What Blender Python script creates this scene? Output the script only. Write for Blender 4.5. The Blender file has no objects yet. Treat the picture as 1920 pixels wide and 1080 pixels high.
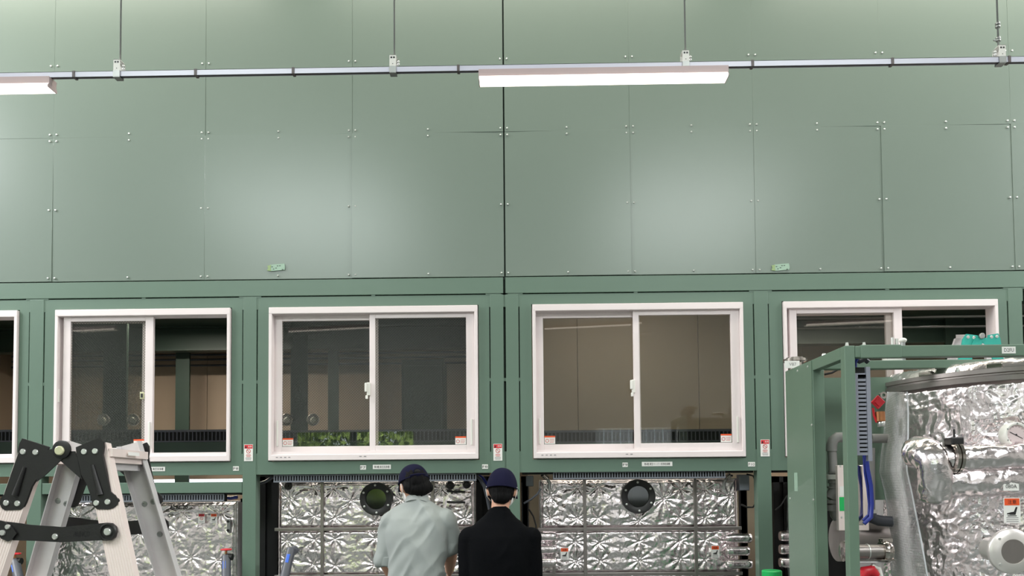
import bpy, bmesh, math, random
import numpy as np
from mathutils import Vector, Matrix, Euler
C = bpy.context.scene.collection
PI = math.pi
random.seed(7)

# ------------------------------------------------------------------ camera
F_PX, CY_PX, DIST, EYE = 1400.0, 858.15, 5.7, 1.6
_p, _y, _r = (math.radians(a) for a in (2.1304, -0.8198, -0.4613))
def _axes():
    cp, sp, cy, sy = math.cos(_p), math.sin(_p), math.cos(_y), math.sin(_y)
    fwd = Vector((sy*cp, cy*cp, sp)); right = Vector((cy, -sy, 0)); up = right.cross(fwd)
    cr, sr = math.cos(_r), math.sin(_r)
    return cr*right + sr*up, cr*up - sr*right, fwd
RT, UP, FW = _axes()
CAM = Vector((0, -DIST, EYE))
cam = bpy.data.cameras.new('camera'); camo = bpy.data.objects.new('camera', cam); C.objects.link(camo)
cam.sensor_width = 36; cam.lens = F_PX*36/1920; cam.shift_y = (CY_PX-540)/1920
cam.clip_start = 0.05; cam.clip_end = 200
camo.matrix_world = Matrix(((RT.x, UP.x, -FW.x, CAM.x), (RT.y, UP.y, -FW.y, CAM.y), (RT.z, UP.z, -FW.z, CAM.z), (0, 0, 0, 1)))
bpy.context.scene.camera = camo
def at(px, py, d=DIST):
    """photo pixel -> world point at distance d in front of the camera (d = 5.7 is the wall face, Y = 0)"""
    v = RT*((px-960)/F_PX) + UP*((CY_PX-py)/F_PX) + FW
    return CAM + v*(d/v.y)
def X(px, d=DIST, py=800): return at(px, py, d).x
def Z(py, d=DIST, px=960): return at(px, py, d).z
def Yd(d): return d-DIST

# ------------------------------------------------------------------ view, world, lights
S = bpy.context.scene
S.view_settings.view_transform = 'Standard'; S.view_settings.look = 'None'
S.view_settings.gamma = 1; S.view_settings.use_curve_mapping = False
S.view_settings.exposure = 0.27
W = bpy.data.worlds.new('world'); S.world = W; W.use_nodes = True
bg = W.node_tree.nodes['Background']
bg.inputs[0].default_value = (0.80, 0.92, 1.0, 1); bg.inputs[1].default_value = 4.0
sl = bpy.data.lights.new('sun', 'SUN'); sl.energy = 22; sl.angle = .01; sl.color = (1, .95, .85)
so_ = bpy.data.objects.new('sun', sl); C.objects.link(so_); so_.rotation_euler = (math.radians(-32), 0, math.radians(12))
def area(name, loc, size, power, rot=(0, 0, 0), col=(1, .97, .92)):
    l = bpy.data.lights.new(name, 'AREA'); l.shape = 'RECTANGLE'; l.size, l.size_y = size
    l.energy = power; l.color = col
    o = bpy.data.objects.new(name, l); C.objects.link(o); o.location = loc; o.rotation_euler = rot
    return o
# broad roof lights behind the viewer (mirrored as soft patches in the wall panels), a strip close to the wall, added fill lights at the sides
area('roof_light', (-3.7, -8.0, 6.45), (3.2, 3.4), 430, col=(.93, 1, .98))
area('roof_light', (3.1, -8.0, 6.45), (3.0, 3.4), 375, col=(.95, 1, .98))
for x, pw in ((-4.2, 78), (0, 64), (4.2, 82)):
    area('wall_wash_light', (x, -1.0, 6.45), (3.6, .5), pw, col=(1, .98, .84))
for x, y, pw in ((-8.2, -2.4, 600), (8.2, -2.4, 400)):
    area('side_fill_light', (x, y, 6.3), (1.2, 2.6), pw, (0, math.radians(-22 if x < 0 else 22), 0), (.97, .98, 1))
for x, yy, pw in ((-4, 2.4, 58), (.9, .9, 6), (4, 2.4, 58)):  # added fill to brighten the plant room, no fixture stands there
    area('plant_room_fill', (x, yy, 3.55), (1.2, .15), pw, col=(1, .9, .78))

# ------------------------------------------------------------------ materials
def lin(c): return tuple(((v/255)/12.92 if v/255 <= .04045 else ((v/255+.055)/1.055)**2.4) for v in c)
def mat(name, col, rough=.5, metal=0.0, noise=0.0, nscale=6, bump=0.0, bscale=60, spec=.5, emit=None, stretch=(1, 1, 1)):
    m = bpy.data.materials.new(name); m.use_nodes = True
    nt = m.node_tree; b = nt.nodes['Principled BSDF']
    c = lin(col)+(1,)
    b.inputs['Base Color'].default_value = c; b.inputs['Roughness'].default_value = rough
    b.inputs['Metallic'].default_value = metal; b.inputs['Specular IOR Level'].default_value = spec
    tc = nt.nodes.new('ShaderNodeTexCoord'); mp = nt.nodes.new('ShaderNodeMapping')
    mp.inputs['Scale'].default_value = stretch
    nt.links.new(tc.outputs['Object'], mp.inputs[0])
    if noise:
        n = nt.nodes.new('ShaderNodeTexNoise'); n.inputs['Scale'].default_value = nscale; n.inputs['Detail'].default_value = 3
        nt.links.new(mp.outputs[0], n.inputs['Vector'])
        mx = nt.nodes.new('ShaderNodeMix'); mx.data_type = 'RGBA'
        mx.inputs[6].default_value = tuple(v*(1-noise) for v in c[:3])+(1,)
        mx.inputs[7].default_value = tuple(min(1, v*(1+noise)) for v in c[:3])+(1,)
        nt.links.new(n.outputs[0], mx.inputs[0]); nt.links.new(mx.outputs[2], b.inputs['Base Color'])
    if bump:
        n = nt.nodes.new('ShaderNodeTexNoise'); n.inputs['Scale'].default_value = bscale; n.inputs['Detail'].default_value = 4
        nt.links.new(mp.outputs[0], n.inputs['Vector'])
        bp = nt.nodes.new('ShaderNodeBump'); bp.inputs['Strength'].default_value = bump; bp.inputs['Distance'].default_value = .01
        nt.links.new(n.outputs[0], bp.inputs['Height']); nt.links.new(bp.outputs[0], b.inputs['Normal'])
    if emit:
        b.inputs['Emission Color'].default_value = c; b.inputs['Emission Strength'].default_value = emit
    return m
def glass_mat(name, tint=.92, refl=.04, wire=False):
    m = bpy.data.materials.new(name); m.use_nodes = True; nt = m.node_tree
    for n in list(nt.nodes): nt.nodes.remove(n)
    N = nt.nodes.new; L = nt.links.new
    out = N('ShaderNodeOutputMaterial'); tr = N('ShaderNodeBsdfTransparent'); tr.inputs[0].default_value = (tint, tint, tint*.98, 1)
    gl = N('ShaderNodeBsdfGlossy'); gl.inputs['Roughness'].default_value = .01
    lw = N('ShaderNodeLayerWeight'); lw.inputs[0].default_value = .5
    pw = N('ShaderNodeMath'); pw.operation = 'POWER'; pw.inputs[1].default_value = 4; L(lw.outputs['Facing'], pw.inputs[0])
    ad = N('ShaderNodeMath'); ad.operation = 'MULTIPLY_ADD'; ad.inputs[1].default_value = .7; ad.inputs[2].default_value = refl; L(pw.outputs[0], ad.inputs[0])
    mx = N('ShaderNodeMixShader'); L(ad.outputs[0], mx.inputs[0]); L(tr.outputs[0], mx.inputs[1]); L(gl.outputs[0], mx.inputs[2])
    last = mx
    if wire:                                     # fine diagonal wire mesh cast in the glass
        tc = N('ShaderNodeTexCoord'); sp = N('ShaderNodeSeparateXYZ'); L(tc.outputs['Object'], sp.inputs[0])
        ms = []
        for op in ('ADD', 'SUBTRACT'):
            a = N('ShaderNodeMath'); a.operation = op; L(sp.outputs[0], a.inputs[0]); L(sp.outputs[2], a.inputs[1])
            k = N('ShaderNodeMath'); k.operation = 'MULTIPLY'; k.inputs[1].default_value = 48; L(a.outputs[0], k.inputs[0])
            f = N('ShaderNodeMath'); f.operation = 'FRACT'; L(k.outputs[0], f.inputs[0])
            c = N('ShaderNodeMath'); c.operation = 'LESS_THAN'; c.inputs[1].default_value = .12; L(f.outputs[0], c.inputs[0]); ms.append(c)
        mm = N('ShaderNodeMath'); mm.operation = 'MAXIMUM'; L(ms[0].outputs[0], mm.inputs[0]); L(ms[1].outputs[0], mm.inputs[1])
        hf = N('ShaderNodeMath'); hf.operation = 'MULTIPLY'; hf.inputs[1].default_value = .45; L(mm.outputs[0], hf.inputs[0])
        df = N('ShaderNodeBsdfDiffuse'); df.inputs[0].default_value = (.06, .07, .065, 1)
        m2 = N('ShaderNodeMixShader'); L(hf.outputs[0], m2.inputs[0]); L(mx.outputs[0], m2.inputs[1]); L(df.outputs[0], m2.inputs[2]); last = m2
    L(last.outputs[0], out.inputs[0])
    return m
def film_mat(name, col, opacity=.25, rough=.15, bubbles=0, edge=.5):
    m = bpy.data.materials.new(name); m.use_nodes = True; nt = m.node_tree
    b = nt.nodes['Principled BSDF']; N = nt.nodes.new; L = nt.links.new
    b.inputs['Base Color'].default_value = lin(col)+(1,); b.inputs['Roughness'].default_value = rough
    tr = N('ShaderNodeBsdfTransparent'); mx = N('ShaderNodeMixShader'); out = nt.nodes['Material Output']
    lw = N('ShaderNodeLayerWeight'); lw.inputs[0].default_value = .35
    ad = N('ShaderNodeMath'); ad.operation = 'MULTIPLY_ADD'; ad.inputs[1].default_value = edge; ad.inputs[2].default_value = opacity
    L(lw.outputs['Facing'], ad.inputs[0]); L(ad.outputs[0], mx.inputs[0])
    L(tr.outputs[0], mx.inputs[1]); L(b.outputs[0], mx.inputs[2]); L(mx.outputs[0], out.inputs[0])
    if bubbles:
        tc = N('ShaderNodeTexCoord'); v = N('ShaderNodeTexVoronoi'); v.inputs['Scale'].default_value = bubbles; v.inputs['Randomness'].default_value = .15
        L(tc.outputs['Object'], v.inputs['Vector'])
        bp = N('ShaderNodeBump'); bp.inputs['Strength'].default_value = .9; bp.inputs['Distance'].default_value = .006; bp.invert = True
        L(v.outputs['Distance'], bp.inputs['Height']); L(bp.outputs[0], b.inputs['Normal'])
    return m
G = (92, 114, 100)
M = dict(
    green=mat('green_paint', G, .42, noise=.05, nscale=1.2, spec=.45),
    panel=mat('green_paint_lit', (110, 123, 114), .29, noise=.04, nscale=.8, bump=.02, bscale=2.2, spec=.6),  # same green paint as the frames, lightened to carry the ceiling lamps' light
    skid=mat('skid_green_paint', (98, 120, 103), .38, noise=.04, spec=.5),
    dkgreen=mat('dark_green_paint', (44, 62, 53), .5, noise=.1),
    seam=mat('shadow_gap_backing', (38, 52, 44), .8),
    white=mat('white_aluminium_frame', (226, 215, 215), .35, noise=.02),
    offwhite=mat('off_white_plastic', (222, 220, 214), .45),
    zinc=mat('zinc_plated_steel', (215, 216, 212), .28, .75),
    galv=mat('galvanised_steel', (150, 152, 150), .42, .8, noise=.15, nscale=20),
    rail=mat('white_painted_channel', (206, 206, 220), .32),
    railin=mat('dark_channel_lip', (70, 66, 70), .5),
    clip=mat('brown_grey_joint_clip', (92, 84, 84), .5),
    lamp=mat('lamp_diffuser', (255, 244, 232), .4, emit=2.4),
    lampbody=mat('white_lamp_housing', (186, 166, 166), .45),
    black=mat('black_coated_steel', (26, 24, 25), .42, bump=.05, bscale=200),
    blackrub=mat('black_rubber', (16, 16, 17), .6),
    alu=mat('brushed_aluminium', (230, 214, 209), .4, .12),
    alud=mat('mill_aluminium', (196, 192, 193), .42, .2, noise=.05, nscale=30),
    cream=mat('cream_pivot_cap', (196, 194, 160), .4),
    grey=mat('grey_plastic_duct', (118, 122, 130), .5),
    greyl=mat('grey_slotted_duct', (132, 134, 146), .5),
    dark=mat('dark_void', (10, 11, 11), .8),
    stain=mat('stainless_steel', (150, 143, 140), .35, .85, noise=.12, nscale=25, stretch=(1, 1, .2)),
    chrome=mat('polished_stainless', (190, 182, 176), .12, 1.0),
    satin=mat('satin_stainless', (226, 220, 216), .3, .6),
    foil=mat('aluminium_foil', (246, 236, 238), .2, 1.0, bump=.18, bscale=55),
    beige=mat('beige_wall_panel', (168, 150, 130), .55, noise=.03),
    beiged=mat('taupe_partition_panel', (176, 162, 140), .5, noise=.02),
    floor=mat('grey_green_floor_paint', (82, 88, 84), .35, noise=.08, nscale=3),
    ceil=mat('pale_ceiling', (150, 152, 148), .8),
    hall=mat('hall_wall_panel', (186, 184, 180), .7),
    redst=mat('red_sticker', (205, 40, 48), .5), orgst=mat('orange_sticker', (226, 84, 36), .5),
    whst=mat('white_sticker', (228, 226, 222), .5), ink=mat('black_ink', (28, 26, 28), .6), redink=mat('red_ink', (190, 60, 60), .6),
    greyink=mat('grey_ink', (140, 136, 138), .6),
    tape=mat('green_masking_tape', (146, 172, 154), .6, noise=.12, nscale=40), tape2=mat('olive_masking_tape', (138, 160, 112), .6),
    pvc=mat('grey_pvc_pipe', (140, 138, 136), .45), pvcd=mat('dark_grey_pvc', (74, 76, 84), .45),
    blue=mat('blue_cable', (26, 42, 128), .4), bluelab=mat('blue_label', (38, 92, 196), .5),
    redp=mat('red_plastic', (196, 30, 44), .4), brass=mat('brass', (176, 120, 82), .35, .8),
    teal=mat('teal_painted_hinge', (38, 150, 136), .4), brgreen=mat('bright_green_plastic', (30, 176, 92), .35),
    skin=mat('skin', (196, 148, 124), .55, noise=.05), hair=mat('black_hair', (10, 9, 10), .75, bump=.5, bscale=180, stretch=(1, 1, .15), spec=.15),
    navy=mat('navy_cap_cloth', (17, 17, 42), .9, bump=.15, bscale=300, spec=.15), navyd=mat('black_cap_mesh', (4, 4, 8), .85),
    shirt=mat('grey_green_work_shirt', (146, 151, 149), .85, noise=.04, bump=.15, bscale=320),
    blk=mat('black_knit', (7, 8, 11), .95, bump=.3, bscale=260, spec=.1),
    trous=mat('grey_work_trousers', (96, 100, 104), .85), trousb=mat('dark_trousers', (34, 36, 42), .85),
    mask=mat('white_mask_cloth', (226, 224, 222), .8),
    leaf=mat('green_leaves', (150, 176, 92), .6, noise=.3, nscale=3), bark=mat('tree_bark', (84, 70, 56), .9),
    asph=mat('asphalt', (120, 118, 112), .9),
    curtain=mat('white_strip_curtain', (236, 234, 232), .6, emit=None),
    glass=glass_mat('window_glass'), wglass=glass_mat('wired_window_glass', wire=True),
    filmedge=film_mat('plastic_sheet_edge', (232, 234, 238), .55, .15),
    film=film_mat('clear_bubble_wrap', (232, 230, 230), .12, .2, bubbles=75), pfilm=film_mat('protective_film', (205, 215, 208), .015, .12, edge=.10),
    gface=mat('gauge_face', (214, 196, 196), .5), sglass=mat('dark_sight_glass', (26, 28, 24), .06, spec=.9),
)

# ------------------------------------------------------------------ builders
OFF = {}
class MB:
    def __init__(s): s.b = bmesh.new()
    def _add(s, vs, fs, mi=0, smooth=False):
        v = [s.b.verts.new(p) for p in vs]
        for f in fs:
            try:
                q = s.b.faces.new([v[i] for i in f]); q.material_index = mi; q.smooth = smooth
            except ValueError: pass
        return s
    def box(s, a, b, mi=0, rot=None, bev=0.0):
        (x0, y0, z0), (x1, y1, z1) = a, b
        x0, x1 = sorted((x0, x1)); y0, y1 = sorted((y0, y1)); z0, z1 = sorted((z0, z1))
        bm = bmesh.new()
        vs = [bm.verts.new(p) for p in ((x0, y0, z0), (x1, y0, z0), (x1, y1, z0), (x0, y1, z0), (x0, y0, z1), (x1, y0, z1), (x1, y1, z1), (x0, y1, z1))]
        for f in ((3, 2, 1, 0), (4, 5, 6, 7), (0, 1, 5, 4), (1, 2, 6, 5), (2, 3, 7, 6), (3, 0, 4, 7)): bm.faces.new([vs[i] for i in f])
        if bev: bmesh.ops.bevel(bm, geom=bm.edges[:], offset=min(bev, .45*min(x1-x0, y1-y0, z1-z0)), segments=2, profile=.5, affect='EDGES')
        if rot is not None:
            c = Vector(((x0+x1)/2, (y0+y1)/2, (z0+z1)/2))
            bmesh.ops.rotate(bm, verts=bm.verts[:], cent=c, matrix=rot)
        bm.verts.index_update()
        return s._add([v.co.copy() for v in bm.verts], [[v.index for v in f.verts] for f in bm.faces], mi)
    def tube(s, pts, r, seg=14, mi=0, caps=True, closed=False):
        pts = [Vector(p) for p in pts]; n = len(pts)
        rr = r if isinstance(r, (list, tuple)) else [r]*n
        vs, fs = [], []; prev = None
        for i, p in enumerate(pts):
            t = (pts[min(i+1, n-1)]-pts[max(i-1, 0)])
            t = t.normalized() if t.length > 1e-9 else Vector((0, 0, 1))
            if prev is None:
                u = t.cross(Vector((0, 0, 1)) if abs(t.z) < .9 else Vector((1, 0, 0))).normalized()
            else:
                u = (prev-t*prev.dot(t)).normalized()
            prev = u; w = t.cross(u)
            for k in range(seg):
                a = 2*PI*k/seg; vs.append(p+(u*math.cos(a)+w*math.sin(a))*rr[i])
        for i in range(n-1):
            for k in range(seg):
                k2 = (k+1) % seg; fs.append((i*seg+k, i*seg+k2, (i+1)*seg+k2, (i+1)*seg+k))
        s._add(vs, fs, mi, True)
        if caps:
            s._add(vs[:seg], [list(range(seg))[::-1]], mi); s._add(vs[-seg:], [list(range(seg))], mi)
        return s
    def cyl(s, a, b, r, seg=20, mi=0): return s.tube([a, b], r, seg, mi)
    def lathe(s, c, axis, prof, seg=36, mi=0, smooth=True):
        """prof = [(radius, distance along axis)]"""
        c = Vector(c); t = Vector(axis).normalized()
        u = t.cross(Vector((0, 0, 1)) if abs(t.z) < .9 else Vector((1, 0, 0))).normalized(); w = t.cross(u)
        vs, fs = [], []
        for r, h in prof:
            for k in range(seg):
                a = 2*PI*k/seg; vs.append(c+t*h+(u*math.cos(a)+w*math.sin(a))*max(r, 1e-5))
        for i in range(len(prof)-1):
            for k in range(seg):
                k2 = (k+1) % seg; fs.append((i*seg+k, i*seg+k2, (i+1)*seg+k2, (i+1)*seg+k))
        return s._add(vs, fs, mi, smooth)
    def prism(s, poly, vec, mi=0):
        """flat polygon (3-D points) given thickness along vec"""
        n = len(poly); p = [Vector(q) for q in poly]; v = Vector(vec)
        return s._add(p+[q+v for q in p], [list(range(n)), list(range(n, 2*n))[::-1]]+[(i, i+n, (i+1) % n+n, (i+1) % n) for i in range(n)], mi)
    def ell(s, c, r, mi=0, seg=20, rings=12, rot=None):
        c = Vector(c); R = rot or Matrix.Identity(3); vs, fs = [], []
        for i in range(rings+1):
            a = PI*i/rings
            for k in range(seg):
                b = 2*PI*k/seg
                vs.append(c+R @ Vector((r[0]*math.sin(a)*math.cos(b), r[1]*math.sin(a)*math.sin(b), r[2]*math.cos(a))))
        for i in range(rings):
            for k in range(seg):
                k2 = (k+1) % seg; fs.append((i*seg+k, (i+1)*seg+k, (i+1)*seg+k2, i*seg+k2))
        return s._add(vs, fs, mi, True)
    def loft(s, secs, seg=24, mi=0):
        """secs = [(centre, half-width vector, half-depth vector)] closed with end caps"""
        vs, fs = [], []; n = len(secs)
        for c, u, w in secs:
            c, u, w = Vector(c), Vector(u), Vector(w)
            for k in range(seg):
                a = 2*PI*k/seg; ca, sa = math.cos(a), math.sin(a)
                e = .85
                vs.append(c+u*(abs(ca)**e*(1 if ca >= 0 else -1))+w*(abs(sa)**e*(1 if sa >= 0 else -1)))
        for i in range(n-1):
            for k in range(seg):
                k2 = (k+1) % seg; fs.append((i*seg+k, i*seg+k2, (i+1)*seg+k2, (i+1)*seg+k))
        fs += [list(range(seg))[::-1], [(n-1)*seg+k for k in range(seg)]]
        return s._add(vs, fs, mi, True)
    def mesh(s, name):
        bmesh.ops.remove_doubles(s.b, verts=s.b.verts[:], dist=1e-5)
        bmesh.ops.recalc_face_normals(s.b, faces=s.b.faces[:])
        for e in s.b.edges:
            if len(e.link_faces) == 2 and e.calc_face_angle(0) > .7: e.smooth = False
        me = bpy.data.meshes.new(name); s.b.to_mesh(me); s.b.free(); return me
    def build(s, name, mats, parent=None, off=None):
        return link(name, s.mesh(name), mats, parent, off)
def link(name, me, mats, parent=None, off=None):
    o = bpy.data.objects.new(name, me); C.objects.link(o)
    for m in (mats if isinstance(mats, (list, tuple)) else [mats]): me.materials.append(M[m] if isinstance(m, str) else m)
    if parent is not None:
        o.parent = parent; off = OFF.get(parent.name, Vector())
        OFF[o.name] = off
        if off.length: me.transform(Matrix.Translation(-off))
    elif off is not None:
        off = Vector(off); me.transform(Matrix.Translation(-off)); o.location = off; OFF[o.name] = off
    return o
def tag(o, label, cat, group=None, kind=None):
    o['label'] = label; o['category'] = cat
    if group: o['group'] = group
    if kind: o['kind'] = kind
    return o
def thing(name, label, cat, loc, group=None, kind=None):
    o = bpy.data.objects.new(name, None); C.objects.link(o); o.location = loc; o.empty_display_size = .1
    OFF[o.name] = Vector(loc)
    return tag(o, label, cat, group, kind)
def copy_tree(o, parent=None):
    c = o.copy(); C.objects.link(c); OFF[c.name] = OFF.get(o.name, Vector())
    if parent is not None: c.parent = parent
    for ch in list(o.children): copy_tree(ch, c)
    return c
def text(name, body, c, h, m, parent=None, width=None, xdir=(1, 0, 0), zdir=(0, 0, 1), depth=.0006, bold=.0):
    cu = bpy.data.curves.new(name, 'FONT'); cu.body = body; cu.size = 1; cu.align_x = 'CENTER'; cu.align_y = 'CENTER'; cu.resolution_u = 2; cu.offset = bold
    o = bpy.data.objects.new(name, cu); C.objects.link(o)
    bpy.context.view_layer.update()
    me = bpy.data.meshes.new_from_object(o.evaluated_get(bpy.context.evaluated_depsgraph_get()))
    C.objects.unlink(o); bpy.data.objects.remove(o)
    co = np.array([v.co[:] for v in me.vertices]) if len(me.vertices) else np.zeros((1, 3))
    lo, hi = co.min(0), co.max(0); mid = (lo+hi)/2; sz = hi-lo
    sy = h/max(sz[1], 1e-3); sx = sy if width is None else width/max(sz[0], 1e-3)
    xd, zd = Vector(xdir).normalized(), Vector(zdir).normalized(); nd = xd.cross(zd); c = Vector(c)
    for v in me.vertices:
        q = v.co; v.co = c+xd*((q.x-mid[0])*sx)+zd*((q.y-mid[1])*sy)+nd*depth
    me.name = name
    return link(name, me, m, parent)
# smooth value noise for crumpled sheets
def vnoise(x, y, seed=0):
    xi, yi = np.floor(x).astype(int), np.floor(y).astype(int); xf, yf = x-xi, y-yi
    def h(a, b):
        n = (a*374761393+b*668265263+seed*982451653) & 0x7fffffff
        n = ((n ^ (n >> 13))*1274126177) & 0x7fffffff
        return ((n ^ (n >> 16)) & 0xffff)/65535.0
    u, v = xf*xf*(3-2*xf), yf*yf*(3-2*yf)
    return (h(xi, yi)*(1-u)+h(xi+1, yi)*u)*(1-v)+(h(xi, yi+1)*(1-u)+h(xi+1, yi+1)*u)*v
def crumple(x, y, seed):
    wx = x+.05*(vnoise(x*14, y*14, seed+5)-.5); wy = y+.05*(vnoise(x*14, y*14, seed+6)-.5)
    r = lambda s, k: 1-np.abs(2*vnoise(wx*s, wy*s*1.2, seed+k)-1)
    return .0055*r(9, 1)+.0042*r(22, 2)+.0026*r(50, 3)+.0013*r(95, 4)
def foil_height(x, y, pins, seed):
    h = crumple(x, y, seed); rnd = np.random.RandomState(seed)
    if len(pins):
        d = np.full(x.shape, 9.0)
        for (a, b) in pins:
            r = np.hypot(x-a, y-b); th = np.arctan2(y-b, x-a); d = np.minimum(d, r)
            n = rnd.randint(7, 12); ph = rnd.uniform(0, 6)
            ph2 = ph+.9*vnoise(r*18, th*1.5, seed+9)
            h = h+.021*np.exp(-r/.07)*np.abs(np.sin(n*th/2+ph2))*np.minimum(1, r/.012)
        h = h+.024*(1-np.exp(-d/.075))
    return h
def grid_mesh(name, nx, nz, fn):
    u, v = np.meshgrid(np.linspace(0, 1, nx), np.linspace(0, 1, nz))
    P = fn(u, v).reshape(-1, 3)
    i = np.arange(nx*nz).reshape(nz, nx)
    f = np.stack([i[:-1, :-1], i[:-1, 1:], i[1:, 1:], i[1:, :-1]], -1).reshape(-1, 4)
    me = bpy.data.meshes.new(name); me.from_pydata(P.tolist(), [], f.tolist()); me.update()
    me.polygons.foreach_set('use_smooth', np.ones(len(f), bool))
    return me
def foil_panel(name, x0, x1, z0, z1, y, pins, seed, parent, step=.006):
    def fn(u, v):
        x = x0+(x1-x0)*u; z = z0+(z1-z0)*v
        e = np.minimum(np.minimum(x-x0, x1-x), np.minimum(z-z0, z1-z))
        return np.stack([x, y-foil_height(x, z, pins, seed)*np.clip(e/.03, .15, 1), z], -1)
    me = grid_mesh(name, int((x1-x0)/step), int((z1-z0)/step), fn)
    return link(name, me, 'foil', parent)
def remeshed(mb, voxel, smooth=4):
    me = mb.mesh('tmp'); o = bpy.data.objects.new('tmp', me); C.objects.link(o)
    a = o.modifiers.new('r', 'REMESH'); a.mode = 'VOXEL'; a.voxel_size = voxel; a.use_smooth_shade = True
    if smooth:
        b = o.modifiers.new('s', 'SMOOTH'); b.iterations = smooth; b.factor = .5
    bpy.context.view_layer.update()
    out = bpy.data.meshes.new_from_object(o.evaluated_get(bpy.context.evaluated_depsgraph_get()))
    C.objects.unlink(o); bpy.data.objects.remove(o)
    out.polygons.foreach_set('use_smooth', np.ones(len(out.polygons), bool))
    return out

# ------------------------------------------------------------------ hall shell
def struct(o, label, cat='wall'): return tag(o, label, cat, kind='structure')
HX, SOUTH, ROOF = 9.0, -12.0, 6.6
struct(MB().box((-HX, SOUTH, -.1), (HX, 5, 0)).build('floor', 'floor'), 'painted grey green factory floor', 'floor')
struct(MB().box((-HX, SOUTH, ROOF), (HX, .2, ROOF+.1)).build('ceiling', 'ceil'), 'pale hall ceiling high above the wall', 'ceiling')
struct(MB().box((-HX-.1, SOUTH, 0), (-HX, 5, ROOF)).build('wall_left', 'hall'), 'plain hall wall far to the left')
struct(MB().box((HX, SOUTH, 0), (HX+.1, 5, ROOF)).build('wall_right', 'hall'), 'plain hall wall far to the right')
# wall behind the viewer with a loading door on the left (seen mirrored in the second window) and a curtained door
DOORS = [(-5.45, -2.6, 2.92), (1.75, 3.75, 2.95)]
m = MB(); y0, y1 = SOUTH-.15, SOUTH
xs = [-HX]+[v for d in DOORS for v in d[:2]]+[HX]
for i in range(0, len(xs), 2): m.box((xs[i], y0, 0), (xs[i+1], y1, ROOF))
for a, b, h in DOORS: m.box((a, y0, h), (b, y1, ROOF))
struct(m.build('wall_rear', 'hall'), 'hall wall behind the viewer with a loading door')
struct(MB().box((-4.14, y0, 0), (-4.0, y1-.02, 2.92)).build('trim_1', 'dkgreen'), 'dark post in the middle of the loading door', 'trim')
struct(MB().box((-14, -32, -.16), (14, SOUTH, -.11)).build('ground_yard', 'asph'), 'asphalt yard outside the loading door', 'ground')
m = MB()
for k in range(10):
    xx = 1.76+k*.2; m.box((xx, y0+.04, .03), (xx+.185, y0+.045, 2.94))
tag(m.build('strip_curtain', mat('strip_curtain_vinyl', (236, 234, 232), .5)), 'white strip curtain mirrored in the third window', 'curtain')
# make the curtain let daylight through
_cm = bpy.data.materials['strip_curtain_vinyl']; _nt = _cm.node_tree
_t = _nt.nodes.new('ShaderNodeBsdfTranslucent'); _t.inputs[0].default_value = (.85, .84, .82, 1)
_mx = _nt.nodes.new('ShaderNodeMixShader'); _mx.inputs[0].default_value = .7
_nt.links.new(_nt.nodes['Principled BSDF'].outputs[0], _mx.inputs[1]); _nt.links.new(_t.outputs[0], _mx.inputs[2])
_nt.links.new(_mx.outputs[0], _nt.nodes['Material Output'].inputs[0])
t = thing('reflection_block', 'long dark block added to darken the mirrored lower half of the portholes', 'bench', (-.8, -11.3, 0))  # added block, its dark mirror image fills the portholes' lower half
MB().box((-6, -11.6, 1.2), (4.6, -10.95, 1.27), bev=.01).build('block_top', 'blackrub', t)
MB().box((-5.95, -11.5, .1), (4.55, -11.0, 1.2)).build('cabinet', 'blackrub', t); MB().box((-5.9, -11.45, 0), (4.5, -11.05, .1)).build('plinth', 'dark', t)
for k, (tx, ty, th, lab) in enumerate([(-6.6, -19, 4.2, 'leafy tree mirrored at the left end of the loading door'), (-2.2, -18.5, 4.6, 'leafy tree mirrored in the right half of the loading door'), (-4.4, -22.5, 5.0, 'leafy tree mirrored between two nearer trees in the loading door')]):
    t = thing('tree', lab, 'tree', (tx, ty, -.11), 'trees in the yard')
    MB().tube([(tx, ty, -.11), (tx+.1, ty, 1.2), (tx, ty, 3)], [.14, .11, .05], 10).build('trunk', 'bark', t)
    m = MB(); rr = random.Random(k)
    for _ in range(3200):
        a, b, r = rr.uniform(0, 2*PI), rr.uniform(-1, 1), rr.uniform(.6, 1)**.5
        p = Vector((tx+1.9*r*math.cos(a)*math.sqrt(1-b*b), ty+1.2*r*math.sin(a)*math.sqrt(1-b*b), th*.5+th*.5*b*r+.1))
        R = Euler((rr.uniform(0, 6), rr.uniform(0, 6), rr.uniform(0, 6))).to_matrix(); s = rr.uniform(.1, .2)
        m.prism([p+R @ Vector(q) for q in ((-s, 0, 0), (0, -s*.5, 0), (s, 0, 0), (0, s*.5, 0))], R @ Vector((0, 0, .004)))
    m.build('foliage', 'leaf', t)

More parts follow.
